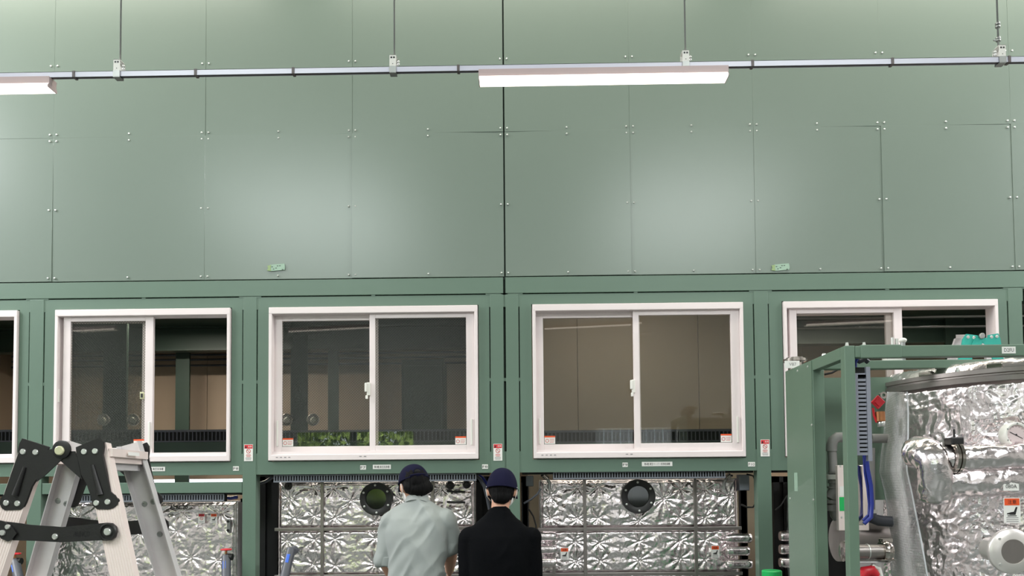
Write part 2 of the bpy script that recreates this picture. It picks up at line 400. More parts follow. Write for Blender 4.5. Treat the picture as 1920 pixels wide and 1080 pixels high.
# ------------------------------------------------------------------ the wall: screwed panels above, framed openings below
COLS = [-4.85, -3.654, -2.458, -1.307, -.125, .85, 1.803, 2.782, 3.776, 4.77]
Z4, Z3, Z2, Z1 = 3.209, 3.775, 4.348, 4.923
ROWS = [Z4, Z2, 5.49, ROOF]
wall = MB().box((-HX, .03, Z4), (HX, .16, ROOF)).build('wall_front', 'seam')
struct(wall, 'green panelled enclosure wall with a row of windows')
trnd = random.Random(3)
tilt = {(1, 0): (.2, -.25), (2, 0): (.35, .25), (3, 0): (.1, .5), (4, 0): (.0, -.45), (5, 0): (.25, -.1), (6, 0): (.2, .35), (7, 0): (0, .3)}
PANELS = {}
for i in range(len(COLS)-1):
    for j in range(3):
        x0, x1, z0, z1 = COLS[i]+.0002, COLS[i+1]-.0002, ROWS[j]+.0002, ROWS[j+1]-.0002
        if COLS[i] == -.125: x0 += .006
        if COLS[i+1] == -.125: x1 -= .006
        if j == 0: z0 += .004
        rx, rz = tilt.get((i, j), (trnd.uniform(-.15, .15), trnd.uniform(-.15, .15)))
        R = Euler((math.radians(rx), 0, math.radians(rz))).to_matrix()
        PANELS[i, j] = MB().box((x0, 0, z0), (x1, .02, z1), rot=R, bev=.0005).build('panel', 'panel', wall)
def screw(mb, x, z): mb.lathe((x, -.001, z), (0, -1, 0), [(.0075, -.004), (.0075, .002), (.0055, .0055), (0, .007)], 10)
for i in range(len(COLS)-1):
    x0, x1 = COLS[i], COLS[i+1]; xm = (x0+x1)/2
    for j, pts in {0: [(x0+.026, Z4+.03), (xm, Z4+.03), (x1-.026, Z4+.03), (x0+.026, Z3), (x1-.026, Z3), (x0+.026, Z2-.026), (xm, Z2-.026), (x1-.026, Z2-.026)],
                   1: [(x0+.026, Z2+.026), (xm, Z2+.026), (x1-.026, Z2+.026), (x0+.026, Z1), (x1-.026, Z1)]}.items():
        for (x, z) in pts:
            mb = MB(); screw(mb, x, z); mb.build('screw', 'zinc', PANELS[i, j])
# lower framing: posts, head beam, a ring frame round each window
POSTS = [(54, 82), (455, 482), (919, 945.6), (948, 974), (1415, 1443), (1893, 1921)]
GAP = .004; ZR = Z(886, px=960); ZT = Z(551, px=960)
WINS = [(-5.42, -3.903), (-3.609, -2.246), (-1.947, -.337), (.083, 1.693), (1.999, 3.622)]
WB, WT = 1.804, 2.987
PX = [(X(a, py=700), X(b, py=700)) for a, b in POSTS]
ZW0, ZW1 = WB-.006, WT+.006
for k, (a, b) in enumerate(PX):
    MB().box((a+GAP, -.004, 0), (b-GAP, .09, ZT-GAP), bev=.002).build('frame_post', 'green', wall)
HB = [(-5.9, PX[2][1]-.004), (PX[3][0]+.004, 5.2)]
for a, b in HB: MB().box((a, -.006, ZT+GAP), (b, .09, Z4-.006), bev=.002).build('head_beam', 'green', wall)
m = MB()
for a, b in PX:                                                         # dark bottoms of the shadow gaps
    for e in (a, b): m.box((e-.012, .03, ZR), (e+.012, .05, ZT+.02))
m.box((-5.9, .03, ZT-.012), (5.2, .05, ZT+.012)); m.box((-5.9, .02, Z4-.02), (5.2, .04, Z4+.02)); m.box((-.14, .025, 0), (-.11, .04, ROOF))
m.build('gap_backing', 'seam', wall)
BAYS = [(-5.9, PX[0][0])]+[(PX[i][1], PX[j][0]) for i, j in ((0, 1), (1, 2), (3, 4), (4, 5))]
for (a, b), (w0, w1) in zip(BAYS, WINS):
    m = MB(); a += GAP; b -= GAP; w0 -= .006; w1 += .006; t = ZT-GAP
    m.box((a, 0, ZR), (w0, .085, t)); m.box((w1, 0, ZR), (b, .085, t)); m.box((w0, 0, ZW1), (w1, .085, t)); m.box((w0, 0, ZR), (w1, .085, ZW0))
    m.build('window_surround', 'green', wall)
m = MB()                                                                # weld bridges across the gaps
for a, b in PX:
    for e in (a, b):
        for z0, z1 in ((2.40, 2.425), (ZT-.10, ZT), (ZR, 1.86)): m.box((e-.006, -.001, z0), (e+.006, .03, z1))
for a, b in BAYS[1:]:
    c = (a+b)/2; m.box((c-.015, -.002, ZT-.006), (c+.015, .03, ZT+.006))
for a, b in PX: m.box((a-.03, -.002, ZT-.006), (b+.03, .03, ZT+.006))
m.build('weld_bridge', 'green', wall)
ZB0, ZB1 = Z(925, px=300), Z(904.5, px=300)
for (a, b) in (BAYS[0], BAYS[1]): MB().box((a, 0, ZB0), (b, .085, ZB1), bev=.002).build('sill_beam', 'green', wall)

for i, (a, b) in enumerate(BAYS):
    z = ZB0 if i < 2 else ZR
    MB().box((a+.012, .045, z-.016), (b-.012, .085, z+.02)).build('lintel_shade', 'blackrub', wall)  # dark strip painted in for the shade behind each ring's lower edge

# ------------------------------------------------------------------ sliding windows
def sash(root, x0, x1, z0, z1, y, stile_l, stile_r, top, bot, wire, handle=None, latch=None, stick=None):
    m = MB(); d = .028
    m.box((x0, y, z0), (x0+stile_l, y+d, z1), bev=.002); m.box((x1-stile_r, y, z0), (x1, y+d, z1), bev=.002)
    m.box((x0+stile_l, y, z1-top), (x1-stile_r, y+d, z1), bev=.002); m.box((x0+stile_l, y, z0), (x1-stile_r, y+d, z0+bot), bev=.002)
    s = m.build('sash', 'white', root)
    MB().box((x0+stile_l-.004, y+.011, z0+bot-.004), (x1-stile_r+.004, y+.016, z1-top+.004)).build('pane', 'wglass' if wire else 'glass', s)
    if handle is not None:
        MB().box((handle, y-.009, z0+.05), (handle+.014, y, z0+.25), bev=.003).build('pull_handle', 'offwhite', s)
    if latch is not None:
        q = MB().box((latch-.012, y-.02, 2.30), (latch+.014, y, 2.40), bev=.004)
        q.box((latch-.026, y-.034, 2.325), (latch-.008, y-.016, 2.395), bev=.005); q.box((latch-.02, y-.03, 2.27), (latch-.002, y-.012, 2.3), bev=.004)
        q.build('crescent_latch', 'offwhite', s)
    if stick:
        for sx in stick:
            sz = z0+bot+.004
            k = MB().box((sx, y+.0095, sz), (sx+.082, y+.0108, sz+.062)).build('warning_sticker', 'whst', s)
            k['label'] = 'small white glass sticker with an orange band'
            MB().box((sx, y+.0085, sz+.05), (sx+.082, y+.0094, sz+.062)).build('sticker_band', 'orgst', s)
            q = MB().lathe((sx+.02, y+.009, sz+.024), (0, -1, 0), [(.014, 0), (.014, .0006), (.0105, .0006), (.0105, 0)], 18)
            q.box((sx+.034+.006, y+.0088, sz+.034), (sx+.075, y+.0094, sz+.037)); q.box((sx+.04, y+.0088, sz+.022), (sx+.075, y+.0094, sz+.025)); q.box((sx+.04, y+.0088, sz+.011), (sx+.07, y+.0094, sz+.014))
            q.build('sticker_print', 'redink', s)
def window(n, w, is_open, wire, label):
    x0, x1 = w
    r = thing('window_%d' % n, label, 'window', ((x0+x1)/2, 0, WB), kind='structure')
    m = MB(); fr = .052; lip = .025
    m.box((x0, -.022, WT-fr), (x1, .1, WT), bev=.004); m.box((x0, -.022, WB), (x1, .1, WB+.045), bev=.004)
    m.box((x0, -.022, WB+.04), (x0+lip, .1, WT-fr+.01), bev=.004); m.box((x1-lip, -.022, WB+.04), (x1, .1, WT-fr+.01), bev=.004)
    m.build('window_frame', 'white', r)
    m = MB(); m.box((x0+lip, -.004, WB+.04), (x1-lip, .1, WB+.062)); m.box((x0+lip, .0, WB+.062), (x1-lip, .006, WB+.07)); m.box((x0+lip, .03, WB+.062), (x1-lip, .036, WB+.07))
    for k in range(4): m.box((x0+.06+k*.032, -.0235, WB+.022), (x0+.075+k*.032, -.0215, WB+.028), 1)
    for k in range(2): m.box((x0+.70+k*.035, -.0235, WB+.024), (x0+.718+k*.035, -.0215, WB+.03), 1)
    m.build('window_track', ['white', 'greyink'], r)
    xm = (x0+x1)/2; z0, z1 = WB+.058, WT-fr
    if not is_open:
        xo = xm-.01
        sash(r, x0+lip, xo+.035, z0+.004, z1, .045, .058, .03, .042, .048, wire, handle=x0+lip+.018, stick=[x0+lip+.062])
        sash(r, xo-.022, x1-lip, z0, z1, .006, .044, .066, .036, .052, wire, handle=x1-lip-.034, latch=xo-.028, stick=[x1-lip-.066-.088])
    else:
        xo = x0+.055+.70*(1.0 if n == 1 else 1.22)
        sash(r, x0+lip, xo-.055, z0+.004, z1, .045, .058, .05, .042, .048, wire)
        sash(r, x0+lip+.028, xo, z0, z1, .006, .055, .062, .036, .052, wire, handle=xo-.03, stick=[xo-.062-.088])
        q = MB().box((x0+.012, -.01, 2.27), (x0+.03, .012, 2.37), bev=.003); q.box((x0+.014, -.014, 2.31), (x0+.022, -.008, 2.325), 1)
        q.build('jamb_latch', ['offwhite', 'ink'], r)
        xl = xo-.1
        q = MB().box((xl, .004, 2.29), (xl+.034, .012, 2.345), bev=.003); q.box((xl+.009, -.001, 2.302), (xl+.024, .005, 2.332), 1)
        q.build('latch_keeper', ['cream', 'ink'], r)
window(1, WINS[1], True, True, 'white sliding window slid open to the left, behind the aluminium stepladder')
window(2, WINS[2], False, True, 'closed white sliding window above the person in the grey shirt')
window(3, WINS[3], False, False, 'closed white sliding window right of the middle seam')
window(4, WINS[4], True, False, 'white sliding window slid open, half hidden by the green skid')
window(5, WINS[0], True, True, 'white window cut off by the left edge of the photo')

# ------------------------------------------------------------------ stickers, name plates and tape on the wall
def warn(px, py, label):
    c = at(px, py, DIST); x, z = c.x, c.z; w, h = .068, .128
    y = -.006
    t = thing('warning_sticker', label, 'sticker', (x, y, z), 'warning stickers on the green posts')
    MB().box((x-w/2, y-.001, z-h/2), (x+w/2, y+.001, z+h/2)).build('backing', 'whst', t)
    MB().box((x-w/2+.003, y-.0018, z+h/2-.032), (x+w/2-.003, y-.001, z+h/2-.003)).build('header', 'redst', t)
    MB().prism([(x-w/2+.006, y-.0018, z+h/2-.028), (x-w/2+.022, y-.0018, z+h/2-.028), (x-w/2+.014, y-.0018, z+h/2-.008)], (0, -.0006, 0)).build('hazard_triangle', 'ink', t)
    text('header_text', '危険', (x+.012, y-.0022, z+h/2-.017), .014, 'whst', t)
    q = MB().lathe((x, y-.001, z+.012), (0, -1, 0), [(.017, 0), (.017, .0012), (.0135, .0012), (.0135, 0)], 24)
    q.box((x-.016, y-.0022, z+.0105), (x+.016, y-.001, z+.0138), rot=Matrix.Rotation(math.radians(45), 3, 'Y'))
    q.build('prohibition_ring', 'redink', t)
    q = MB()
    for k, ww in enumerate((.034, .04, .03, .044, .046, .04)): q.box((x-ww/2, y-.0016, z-.016-k*.0078), (x+ww/2, y-.001, z-.0128-k*.0078), 0 if k < 3 else 1)
    q.build('warning_lines', ['redink', 'greyink'], t)
warn(466.5, 849, 'red and white warning sticker on the green post between the first two windows')
warn(933.5, 848, 'red and white warning sticker on the green post above the person in black')
warn(1434, 840, 'red and white warning sticker on the green post left of the skid')
def plate(px, py, wpx, body, label):
    c = at(px, py, DIST); w = wpx*DIST/F_PX; h = .034
    t = thing('name_plate', label, 'name plate', (c.x, -.001, c.z), 'name plates under the windows')
    MB().box((c.x-w/2, -.0025, c.z-h/2), (c.x+w/2, 0, c.z+h/2), bev=.0008).build('plate', 'whst', t)
    text('lettering', body, (c.x, -.0026, c.z), .019, 'ink', t, width=w*.84)
plate(290, 879.5, 40, '第２槽 真空洗浄槽', 'white lettered name plate under the first window, beside the ladder')
plate(442.5, 878.5, 11, 'F8', 'small white name plate at the right end of the beam under the first window')
plate(681, 876.5, 11, 'F7', 'small white name plate left of the long plate under the second window')
plate(716, 875.5, 34, '第3槽 真空洗浄槽', 'long white lettered name plate left of the grey shirted person\'s cap')
plate(909.5, 875, 11, 'F8', 'small white name plate above the left side of the black clothed person\'s cap')
plate(1172, 871.5, 10, 'F9', 'small white name plate left of the longest plate under the third window')
plate(1232, 870, 57, '第4槽 真空ベーパー洗浄乾燥槽', 'longest white lettered name plate, under the third window')
plate(1409, 870.5, 13, 'F10', 'small white name plate under the right corner of the third window')
for px, py, lab in ((518, 502, 'strip of green masking tape on the wall above the second window'), (1463, 501.5, 'strip of green masking tape on the wall above the fourth window')):
    c = at(px, py, DIST); t = thing('masking_tape', lab, 'tape', (c.x, -.004, c.z), 'tape strips on the wall panels')
    R = Matrix.Rotation(math.radians(-2), 3, 'Y')
    P = lambda u, v: Vector((c.x, -.0035, c.z))+R @ Vector((u, 0, v))
    MB().prism([P(-.045, -.026), P(.066, -.021), P(.07, .0), P(.066, .028), P(-.046, .024), P(-.042, 0)], (0, -.0012, 0)).build('strip', 'tape', t)
    MB().prism([P(-.071, -.02), P(-.04, -.025), P(-.042, .0), P(-.038, .022), P(-.068, .017), P(-.062, .0)], (0, -.0024, 0)).build('torn_end', 'tape2', t)
    for u, v in ((-.03, .006), (.0, -.004), (.012, .012), (.03, .012), (.05, -.018), (-.02, -.012)): MB().box(P(u-.006, v-.002)+Vector((0, -.0016, 0)), P(u+.006, v+.003)+Vector((0, -.0012, 0))).build('pen_mark', 'dkgreen', t)

# ------------------------------------------------------------------ plant room behind the windows
zs = (1.60, 1.72); gx = (-6.2, -3.75)
m = MB(); y = 4.4
xs = np.arange(-7, 7.01, .9)
for a in xs[:-1]:
    b = a+.9-.006
    m.box((a, y, 0), (b, y+.05, zs[0])); m.box((a, y, zs[1]), (b, y+.05, 3.7))
m.box((-7, y+.03, 0), (7, y+.06, zs[0])); m.box((-7, y+.03, zs[1]), (7, y+.06, 3.7)); m.box((gx[1], y, zs[0]), (7, y+.06, zs[1])); m.box((-7, y, zs[0]), (gx[0], y+.06, zs[1]))
struct(m.build('wall_back', 'beige'), 'beige panelled back wall of the plant room behind the windows')
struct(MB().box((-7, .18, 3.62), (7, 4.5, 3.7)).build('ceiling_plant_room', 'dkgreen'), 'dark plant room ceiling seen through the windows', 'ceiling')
struct(MB().box((-7.05, .18, 0), (-7, 4.4, 3.7)).build('wall_left_plant_room', 'beige'), 'left wall of the plant room')
struct(MB().box((7, .18, 0), (7.05, 4.4, 3.7)).build('wall_right_plant_room', 'beige'), 'right wall of the plant room')
xa, xb, yp = X(992, 7.5), X(1412, 7.5), Yd(7.5)
m = MB(); e = [xa, X(1083, 7.5, 700), X(1310, 7.5, 700), xb]
for i in range(3): m.box((e[i]+.003, yp, 0), (e[i+1]-.003, yp+.04, 3.61))
m.box((xa, yp+.03, 0), (xb, yp+.06, 3.61)); m.box((xa, yp+.05, 0), (xa+.05, 4.35, 3.61)); m.box((xb-.05, yp+.05, 0), (xb, 4.35, 3.61))
struct(m.build('wall_partition', 'beiged'), 'taupe panel partition behind the third window')
def ibeam(yc, z1, h, w=.16):
    q = MB(); q.box((-6.95, yc-w/2, z1-.015), (6.95, yc+w/2, z1)); q.box((-6.95, yc-w/2, z1-h), (6.95, yc+w/2, z1-h+.015)); q.box((-6.95, yc-.006, z1-h+.015), (6.95, yc+.006, z1-.015)); return q
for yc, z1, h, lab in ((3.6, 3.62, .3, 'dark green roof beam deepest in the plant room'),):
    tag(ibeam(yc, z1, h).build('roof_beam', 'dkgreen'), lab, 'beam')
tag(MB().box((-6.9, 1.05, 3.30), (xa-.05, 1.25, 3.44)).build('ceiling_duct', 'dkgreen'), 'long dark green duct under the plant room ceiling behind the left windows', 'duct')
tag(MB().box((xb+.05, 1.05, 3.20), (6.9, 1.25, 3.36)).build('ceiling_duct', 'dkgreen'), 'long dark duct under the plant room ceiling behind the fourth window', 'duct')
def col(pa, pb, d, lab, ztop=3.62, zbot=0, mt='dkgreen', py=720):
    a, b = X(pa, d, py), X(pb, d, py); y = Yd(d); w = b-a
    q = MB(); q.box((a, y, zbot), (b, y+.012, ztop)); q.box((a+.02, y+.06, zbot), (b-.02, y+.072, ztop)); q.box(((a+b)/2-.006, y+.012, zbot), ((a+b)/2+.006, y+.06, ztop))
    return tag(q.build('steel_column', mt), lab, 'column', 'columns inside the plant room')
col(193, 237, 7.9, 'green steel column behind the left pane of the first window')
col(329, 355, 9.5, 'dark steel column in the open half of the first window')
col(545, 577, 7.9, 'green steel column at the left of the second window')
col(615, 635, 9.5, 'narrow dark steel column in the left pane of the second window')
col(1776, 1811, 9.2, 'dark steel column in the open half of the fourth window')
a, b = X(753, 7.7), X(832, 7.7); y = Yd(7.7)
t = thing('control_cabinet', 'tall dark green cabinet behind the right pane of the second window', 'cabinet', ((a+b)/2, y, 0))
MB().box((a, y, 0), (b, y+.35, Z(672, 7.7)), bev=.006).build('body', 'dkgreen', t); MB().box((a+.02, y-.008, .1), (b-.02, y, Z(684, 7.7)), bev=.003).build('door', 'dkgreen', t)
for k, py in enumerate((655, 663, 672, 683)):
    z = Z(py, 9.95, 600)
    tag(MB().cyl((-6.9, Yd(9.95), z), (xa-.1, Yd(9.95), z), .014, 10).build('wall_pipe', 'pvcd'), ['topmost of four thin pipes along the beige back wall', 'second from top of four thin pipes along the beige back wall', 'third from top of four thin pipes along the beige back wall', 'lowest of four thin pipes along the beige back wall'][k], 'pipe', 'pipes along the beige back wall')
for k, (px, lab) in enumerate(((193, 'round chrome lamp left of the column in the first window'), (249, 'round chrome lamp right of the column in the first window'), (537, 'round chrome lamp at the left edge of the second window'), (587, 'round chrome lamp right of the column in the second window'))):
    c = at(px, 787, 7.8); t = thing('round_lamp', lab, 'lamp', c, 'round lamps on the plant room columns')
    MB().lathe(c, (0, -1, 0), [(0, -.07), (.045, -.065), (.062, -.02), (.066, .0), (.060, .004), (.035, -.03), (0, -.04)], 28).build('reflector', 'satin', t)
    MB().ell(c+Vector((.006, -.002, -.006)), (.036, .026, .036)).build('bulb', 'offwhite', t)
    sx = 1 if px in (193, 537) else -1
    MB().tube([c+Vector((0, .06, 0)), c+Vector((0, .1, 0)), c+Vector((sx*.11, .12, 0))], .014, 10).build('arm', 'dkgreen', t)

for py, lab in ((594, 'upper thin pale conduit in the open half of the fourth window'), (612.5, 'lower thin pale conduit in the open half of the fourth window')):
    z = Z(py, 7.2, 1780); tag(MB().cyl((xb, Yd(7.2), z), (7, Yd(7.2), z), .009, 8).build('conduit', 'pvc'), lab, 'conduit', 'conduits behind the fourth window')

# slotted wiring ducts: channel, comb of fingers, lid strip
def wiring_duct(x0, x1, zc, y, h, label, group, mt='grey', pitch=.0205, rotz=0.0):
    t = thing('wiring_duct', label, 'wiring duct', ((x0+x1)/2, y, zc), group)
    MB().box((x0, y+.012, zc-h/2), (x1, y+.06, zc+h/2)).build('channel', 'dark', t)
    q = MB(); q.box((x0, y, zc+h*.34), (x1, y+.012, zc+h/2)); q.box((x0, y-.006, zc-h/2), (x1, y+.012, zc-h*.30))
    n = int((x1-x0)/pitch)
    for k in range(n+1):
        x = x0+(x1-x0-.009)*k/n; q.box((x, y, zc-h*.30), (x+.009, y+.012, zc+h*.34))
    q.build('comb', mt, t); return t
IN = [(131, 266, 'dark slotted duct behind the left pane of the first window'), (287, 428, 'dark slotted duct in the open half of the first window'), (527, 878, 'dark slotted duct behind the second window'), (1019, 1380, 'dark slotted duct behind the third window'), (-20, 26, 'dark slotted duct behind the window at the left photo edge')]
for a, b, lab in IN:
    d = 6.75; wiring_duct(X(a, d), X(b, d), Z(818.5, d, (a+b)/2), Yd(d), .125, lab, 'slotted ducts inside the plant room', 'pvcd', pitch=.036)
    z = Z(829, d, (a+b)/2)
    tag(MB().box((X(a, d)-.06, Yd(d)-.02, 1.72), (X(b, d)+.06, Yd(d)+.1, z), bev=.004).build('machine_beam', 'dkgreen'), lab.replace('slotted duct', 'green beam under the slotted duct'), 'beam', 'machine beams inside the plant room')
EXT = [(123, 420, 934, 'grey slotted duct below the first window, behind the ladder'), (513, 893, 896, 'grey slotted duct directly above the porthole beside the grey shirted person'), (1037, 1360, 890.5, 'grey slotted duct above the right hand porthole')]
for a, b, py, lab in EXT:
    wiring_duct(X(a, 5.73, py), X(b, 5.73, py), Z(py, 5.73, (a+b)/2), .03, .058, lab, 'slotted ducts over the foil vessels')

# ------------------------------------------------------------------ foil wrapped vessels in the openings
DV = 5.98; YV = Yd(DV)
PINS_C = [(1083, 972), (1031, 971), (1083, 914), (1031, 930), (1121, 971), (1121, 912), (1197, 976), (1244, 935), (1273, 970), (1275, 916), (1320, 917), (1367, 930), (1320, 969), (1364, 969),
          (1078, 1015), (1080, 1052), (1123, 1017), (1125, 1051), (1197, 1015), (1198, 1050), (1273, 1013), (1274, 1047), (1321, 1012), (1321, 1048), (1030, 1018), (1030, 1050), (1366, 1014), (1366, 1050)]
PINS_B = [(555, 971), (592, 967), (545, 934), (592, 916), (630, 970), (627, 915), (660, 938), (705, 977), (754, 937), (540, 1013), (592, 1011), (540, 1050), (590, 1057), (630, 1010), (630, 1060), (705, 1008), (705, 1058), (781, 970), (829, 968), (785, 915), (830, 915), (872, 972), (781, 1010), (872, 1010), (829, 1052), (872, 1052)]
PINS_A = [(150, 970), (205, 985), (265, 1000), (335, 996), (345, 960), (300, 965), (415, 962), (180, 1040), (250, 1050), (300, 1060), (360, 1045), (410, 1050)]
def vessel(label, pa, pb, ptop, pins, rows, bars, ports, seed):
    x0, x1 = X(pa, DV, 1000), X(pb, DV, 1000); zt = Z(ptop, DV, (pa+pb)/2)
    t = thing('foil_vessel', label, 'vessel', ((x0+x1)/2, YV+.4, 0), 'foil wrapped vessels in the openings')
    pw = [(at(a, b, DV).x, at(a, b, DV).z) for a, b in pins]
    MB().box((x0+.01, YV+.03, .25), (x1-.01, YV+.9, zt-.01)).build('body', 'alud', t)
    zr = [zt]+[Z(p, DV, (pa+pb)/2) for p in rows]+[.72]
    for i in range(len(zr)-1):
        f = foil_panel('foil_cover', x0, x1, zr[i+1], zr[i], YV, pw, seed+i, t)
    for a, b in pw: MB().lathe((a, YV-.016, b), (0, -1, 0), [(.015, -.01), (.015, .001), (.004, .003), (0, .003)], 12).build('insulation_pin', 'foil', t)
    for i, p in enumerate(rows):
        z = Z(p, DV, (pa+pb)/2); MB().box((x0-.02, YV-.05, z-.013), (x1+.02, YV-.026, z+.013), bev=.003).build('rib', 'stain', t)
    for p in bars:
        x = X(p, DV, 990); MB().box((x-.013, YV-.055, .72), (x+.013, YV-.03, zt+.005), bev=.003).build('rib', 'stain', t)
    for px, py, r in ports:
        c = at(px, py, DV-.07); k = r*(DV-.07)/F_PX
        f = MB().lathe(c, (0, -1, 0), [(k, -.075), (k, 0), (k*.985, .008), (k*.68, .008), (k*.62, .003), (k*.62, -.02), (k*.5, -.03), (.0, -.03)], 48).build('sight_flange', 'black', t)
        MB().lathe(c+Vector((0, .012, 0)), (0, -1, 0), [(k*.61, -.004), (k*.61, .002), (0, .002)], 40).build('sight_glass', 'sglass', f)
        for j in range(6):
            a = PI/6+j*PI/3+.05; p = c+Vector((math.cos(a)*k*.83, -.006, math.sin(a)*k*.83))
            MB().lathe(p, (0, -1, 0), [(.0095, 0), (.0095, .006), (.006, .0085), (0, .0085)], 6).build('bolt', 'zinc', f)
    return t
def hot_sticker(t, px, py, d, s=1.0, red=False, rot=None):
    c = at(px, py, d); w, h = .056*s, .026*s; hl = .066*s
    k = MB().box((c.x-w/2-.004, c.y-.001, c.z-h/2-hl), (c.x+w/2+.004, c.y+.001, c.z+h/2+.004)).build('warning_sticker', 'whst', t)
    k['label'] = 'white sticker with a %s header' % ('red' if red else 'orange')
    MB().box((c.x-w/2, c.y-.002, c.z-h/2), (c.x+w/2, c.y-.001, c.z+h/2)).build('sticker_header', 'redst' if red else 'orgst', k)
    text('sticker_text', '危険' if red else '注意', (c.x, c.y-.0022, c.z), h*.6, 'ink', k)
    if red:
        q = MB().lathe((c.x, c.y-.001, c.z-h/2-.02*s), (0, -1, 0), [(.016*s, 0), (.016*s, .001), (.0125*s, .001), (.0125*s, 0)], 20)
        q.box((c.x-.014*s, c.y-.002, c.z-h/2-.0215*s), (c.x+.014*s, c.y-.001, c.z-h/2-.0185*s), rot=Matrix.Rotation(.78, 3, 'Y')); q.build('sticker_symbol', 'redink', k)
    else:
        b = Vector((c.x, c.y-.0012, c.z-h/2)); P = lambda u, v: b+Vector((u*s, 0, v*s))
        q = MB().prism([P(-.02, -.03), P(-.006, -.026), P(.006, -.024), P(.014, -.006), P(.02, -.007), P(.014, -.028), P(.012, -.036), P(-.008, -.036), P(-.012, -.034), P(-.02, -.034)], (0, -.0006, 0))
        q.box(P(-.018, -.041), P(.016, -.038)+Vector((0, -.0006, 0))); q.build('sticker_symbol', 'ink', k)
    q = MB()
    for j in range(3): q.box((c.x-w*.4, c.y-.0016, c.z-h/2-(.048+.007*j)*s), (c.x+w*.4, c.y-.001, c.z-h/2-(.0455+.007*j)*s))
    q.build('sticker_lines', 'greyink', k)
va = vessel('foil wrapped vessel behind the aluminium stepladder', 84, 446, 941, PINS_A, [], [], [], 11)
z = Z(1010, DV-.02, 260); MB().tube([(X(90, DV), YV-.012, z), (X(440, DV), YV-.012, z+.004)], .012, 10).build('seam_fold', 'foil', va)
hot_sticker(va, 378, 966, DV-.06, .8, True); hot_sticker(va, 401, 966, DV-.06, .8)
text('stencil_mark', 'ALBC20', at(335, 951, DV-.085), .038, 'ink', va, width=.145, bold=.035); text('stencil_mark', 'OP', at(320, 966.5, DV-.085), .028, 'ink', va, bold=.03)
c = at(428, 986, DV-.06); q = MB().box((c.x-.016, c.y, c.z-.055), (c.x+.016, c.y+.03, c.z+.055), bev=.012)
for s in (-1, 1): q.lathe((c.x, c.y, c.z+s*.036), (0, -1, 0), [(.011, 0), (.011, .01), (0, .012)], 12, 1)
q.build('bracket', ['galv', 'black'], va)
vb = vessel('foil wrapped vessel with a porthole beside the person in the grey shirt', 523, 891, 902, PINS_B, [991, 1079], [607, 813], [(705, 935.5, 31)], 23)
for px, py in ((540, 911), (844, 910), (875, 908)):
    c = at(px, py, DV-.04); MB().lathe(c, (0, -1, 0), [(.032, -.03), (.034, 0), (.026, .012), (.012, .014), (.010, .03), (0, .03)], 20).build('port_cap', 'black', vb)
for py in (921, 941):
    MB().tube([at(838, py, DV-.06), at(872, py+1, DV-.06)], .008, 8).build('hinge_rod', 'black', vb)
vc = vessel('foil wrapped vessel with a porthole right of the person in black', 1013, 1383, 898, PINS_C, [991, 1075], [1096, 1302], [(1197, 931, 32)], 37)
hot_sticker(vc, 1058.5, 1031, DV-.07); hot_sticker(vc, 1341, 1027, DV-.07)
def foil_tube(name, pts, r, parent, seed, seg=40, amp=.6):
    pts = [Vector(p) for p in pts]; L = [0]
    for a, b in zip(pts, pts[1:]): L.append(L[-1]+(b-a).length)
    n = max(8, int(L[-1]/.008)); P = []; frames = []
    for i in range(n+1):
        s = L[-1]*i/n; j = max(k for k in range(len(L)) if L[k] <= s+1e-9); j = min(j, len(pts)-2)
        P.append(pts[j].lerp(pts[j+1], (s-L[j])/max(1e-6, L[j+1]-L[j])))
    vs = []; prev = None; rr = r if callable(r) else (lambda f: r)
    for i, p in enumerate(P):
        t = (P[min(i+2, n)]-P[max(i-2, 0)]).normalized()
        if prev is None: u = t.cross(Vector((0, 0, 1)) if abs(t.z) < .9 else Vector((0, 1, 0))).normalized()
        else: u = (prev-t*prev.dot(t)).normalized()
        prev = u; w = t.cross(u); frames.append((p, u, w))
    ii, kk = np.meshgrid(np.arange(n+1), np.arange(seg), indexing='ij')
    ang = 2*PI*kk/seg; Rm = np.array([rr(i/n) for i in range(n+1)])[:, None]
    per = np.cos(ang)*r_(r); per2 = np.sin(ang)*r_(r)
    h = amp*(1.2*crumple(ii*L[-1]/n+per*.7, per2+per*.3+ii*.002, seed)+.9*crumple(1.9*ii*L[-1]/n-per*1.1, 1.7*per2+per*.6, seed+3))
    end = np.clip(np.minimum(ii, n-ii)/3.0, .0, 1)**.5
    RR = (Rm+h-.014*amp)*(.82+.18*end)
    for i in range(n+1):
        p, u, w = frames[i]
        for k in range(seg): vs.append(p+(u*math.cos(ang[i, k])+w*math.sin(ang[i, k]))*RR[i, k])
    mb = MB(); fs = []
    for i in range(n):
        for k in range(seg):
            k2 = (k+1) % seg; fs.append((i*seg+k, i*seg+k2, (i+1)*seg+k2, (i+1)*seg+k))
    fs += [list(range(seg))[::-1], [n*seg+k for k in range(seg)]]
    mb._add(vs, fs, 0, True)
    return mb.build(name, 'foil', parent)
def r_(r): return r(.5) if callable(r) else r
for k, (py, e) in enumerate(((1009, 1408), (1033, 1404), (1057.5, 1409))):
    d = DV-.1; a, b = at(1362, py, d), at(e, py, d)
    foil_tube('foil_pipe', [a, a.lerp(b, .5), b], .037, vc, 50+k, 26, .35)
    a, b = at(1042, py-3, d), at(1000, py-3, d)
    foil_tube('foil_pipe', [a, a.lerp(b, .5), b], .037, vc, 60+k, 26, .35)
MB().box(at(1036, 1075, DV-.09), at(1041, 1000, DV-.11), bev=.003).build('pipe_bracket', 'stain', vc)
t = thing('foil_vessel', 'foil wrapped pipe ends between the far right post and the skid panel', 'vessel', at(1500, 1080, DV), 'foil wrapped vessels in the openings')
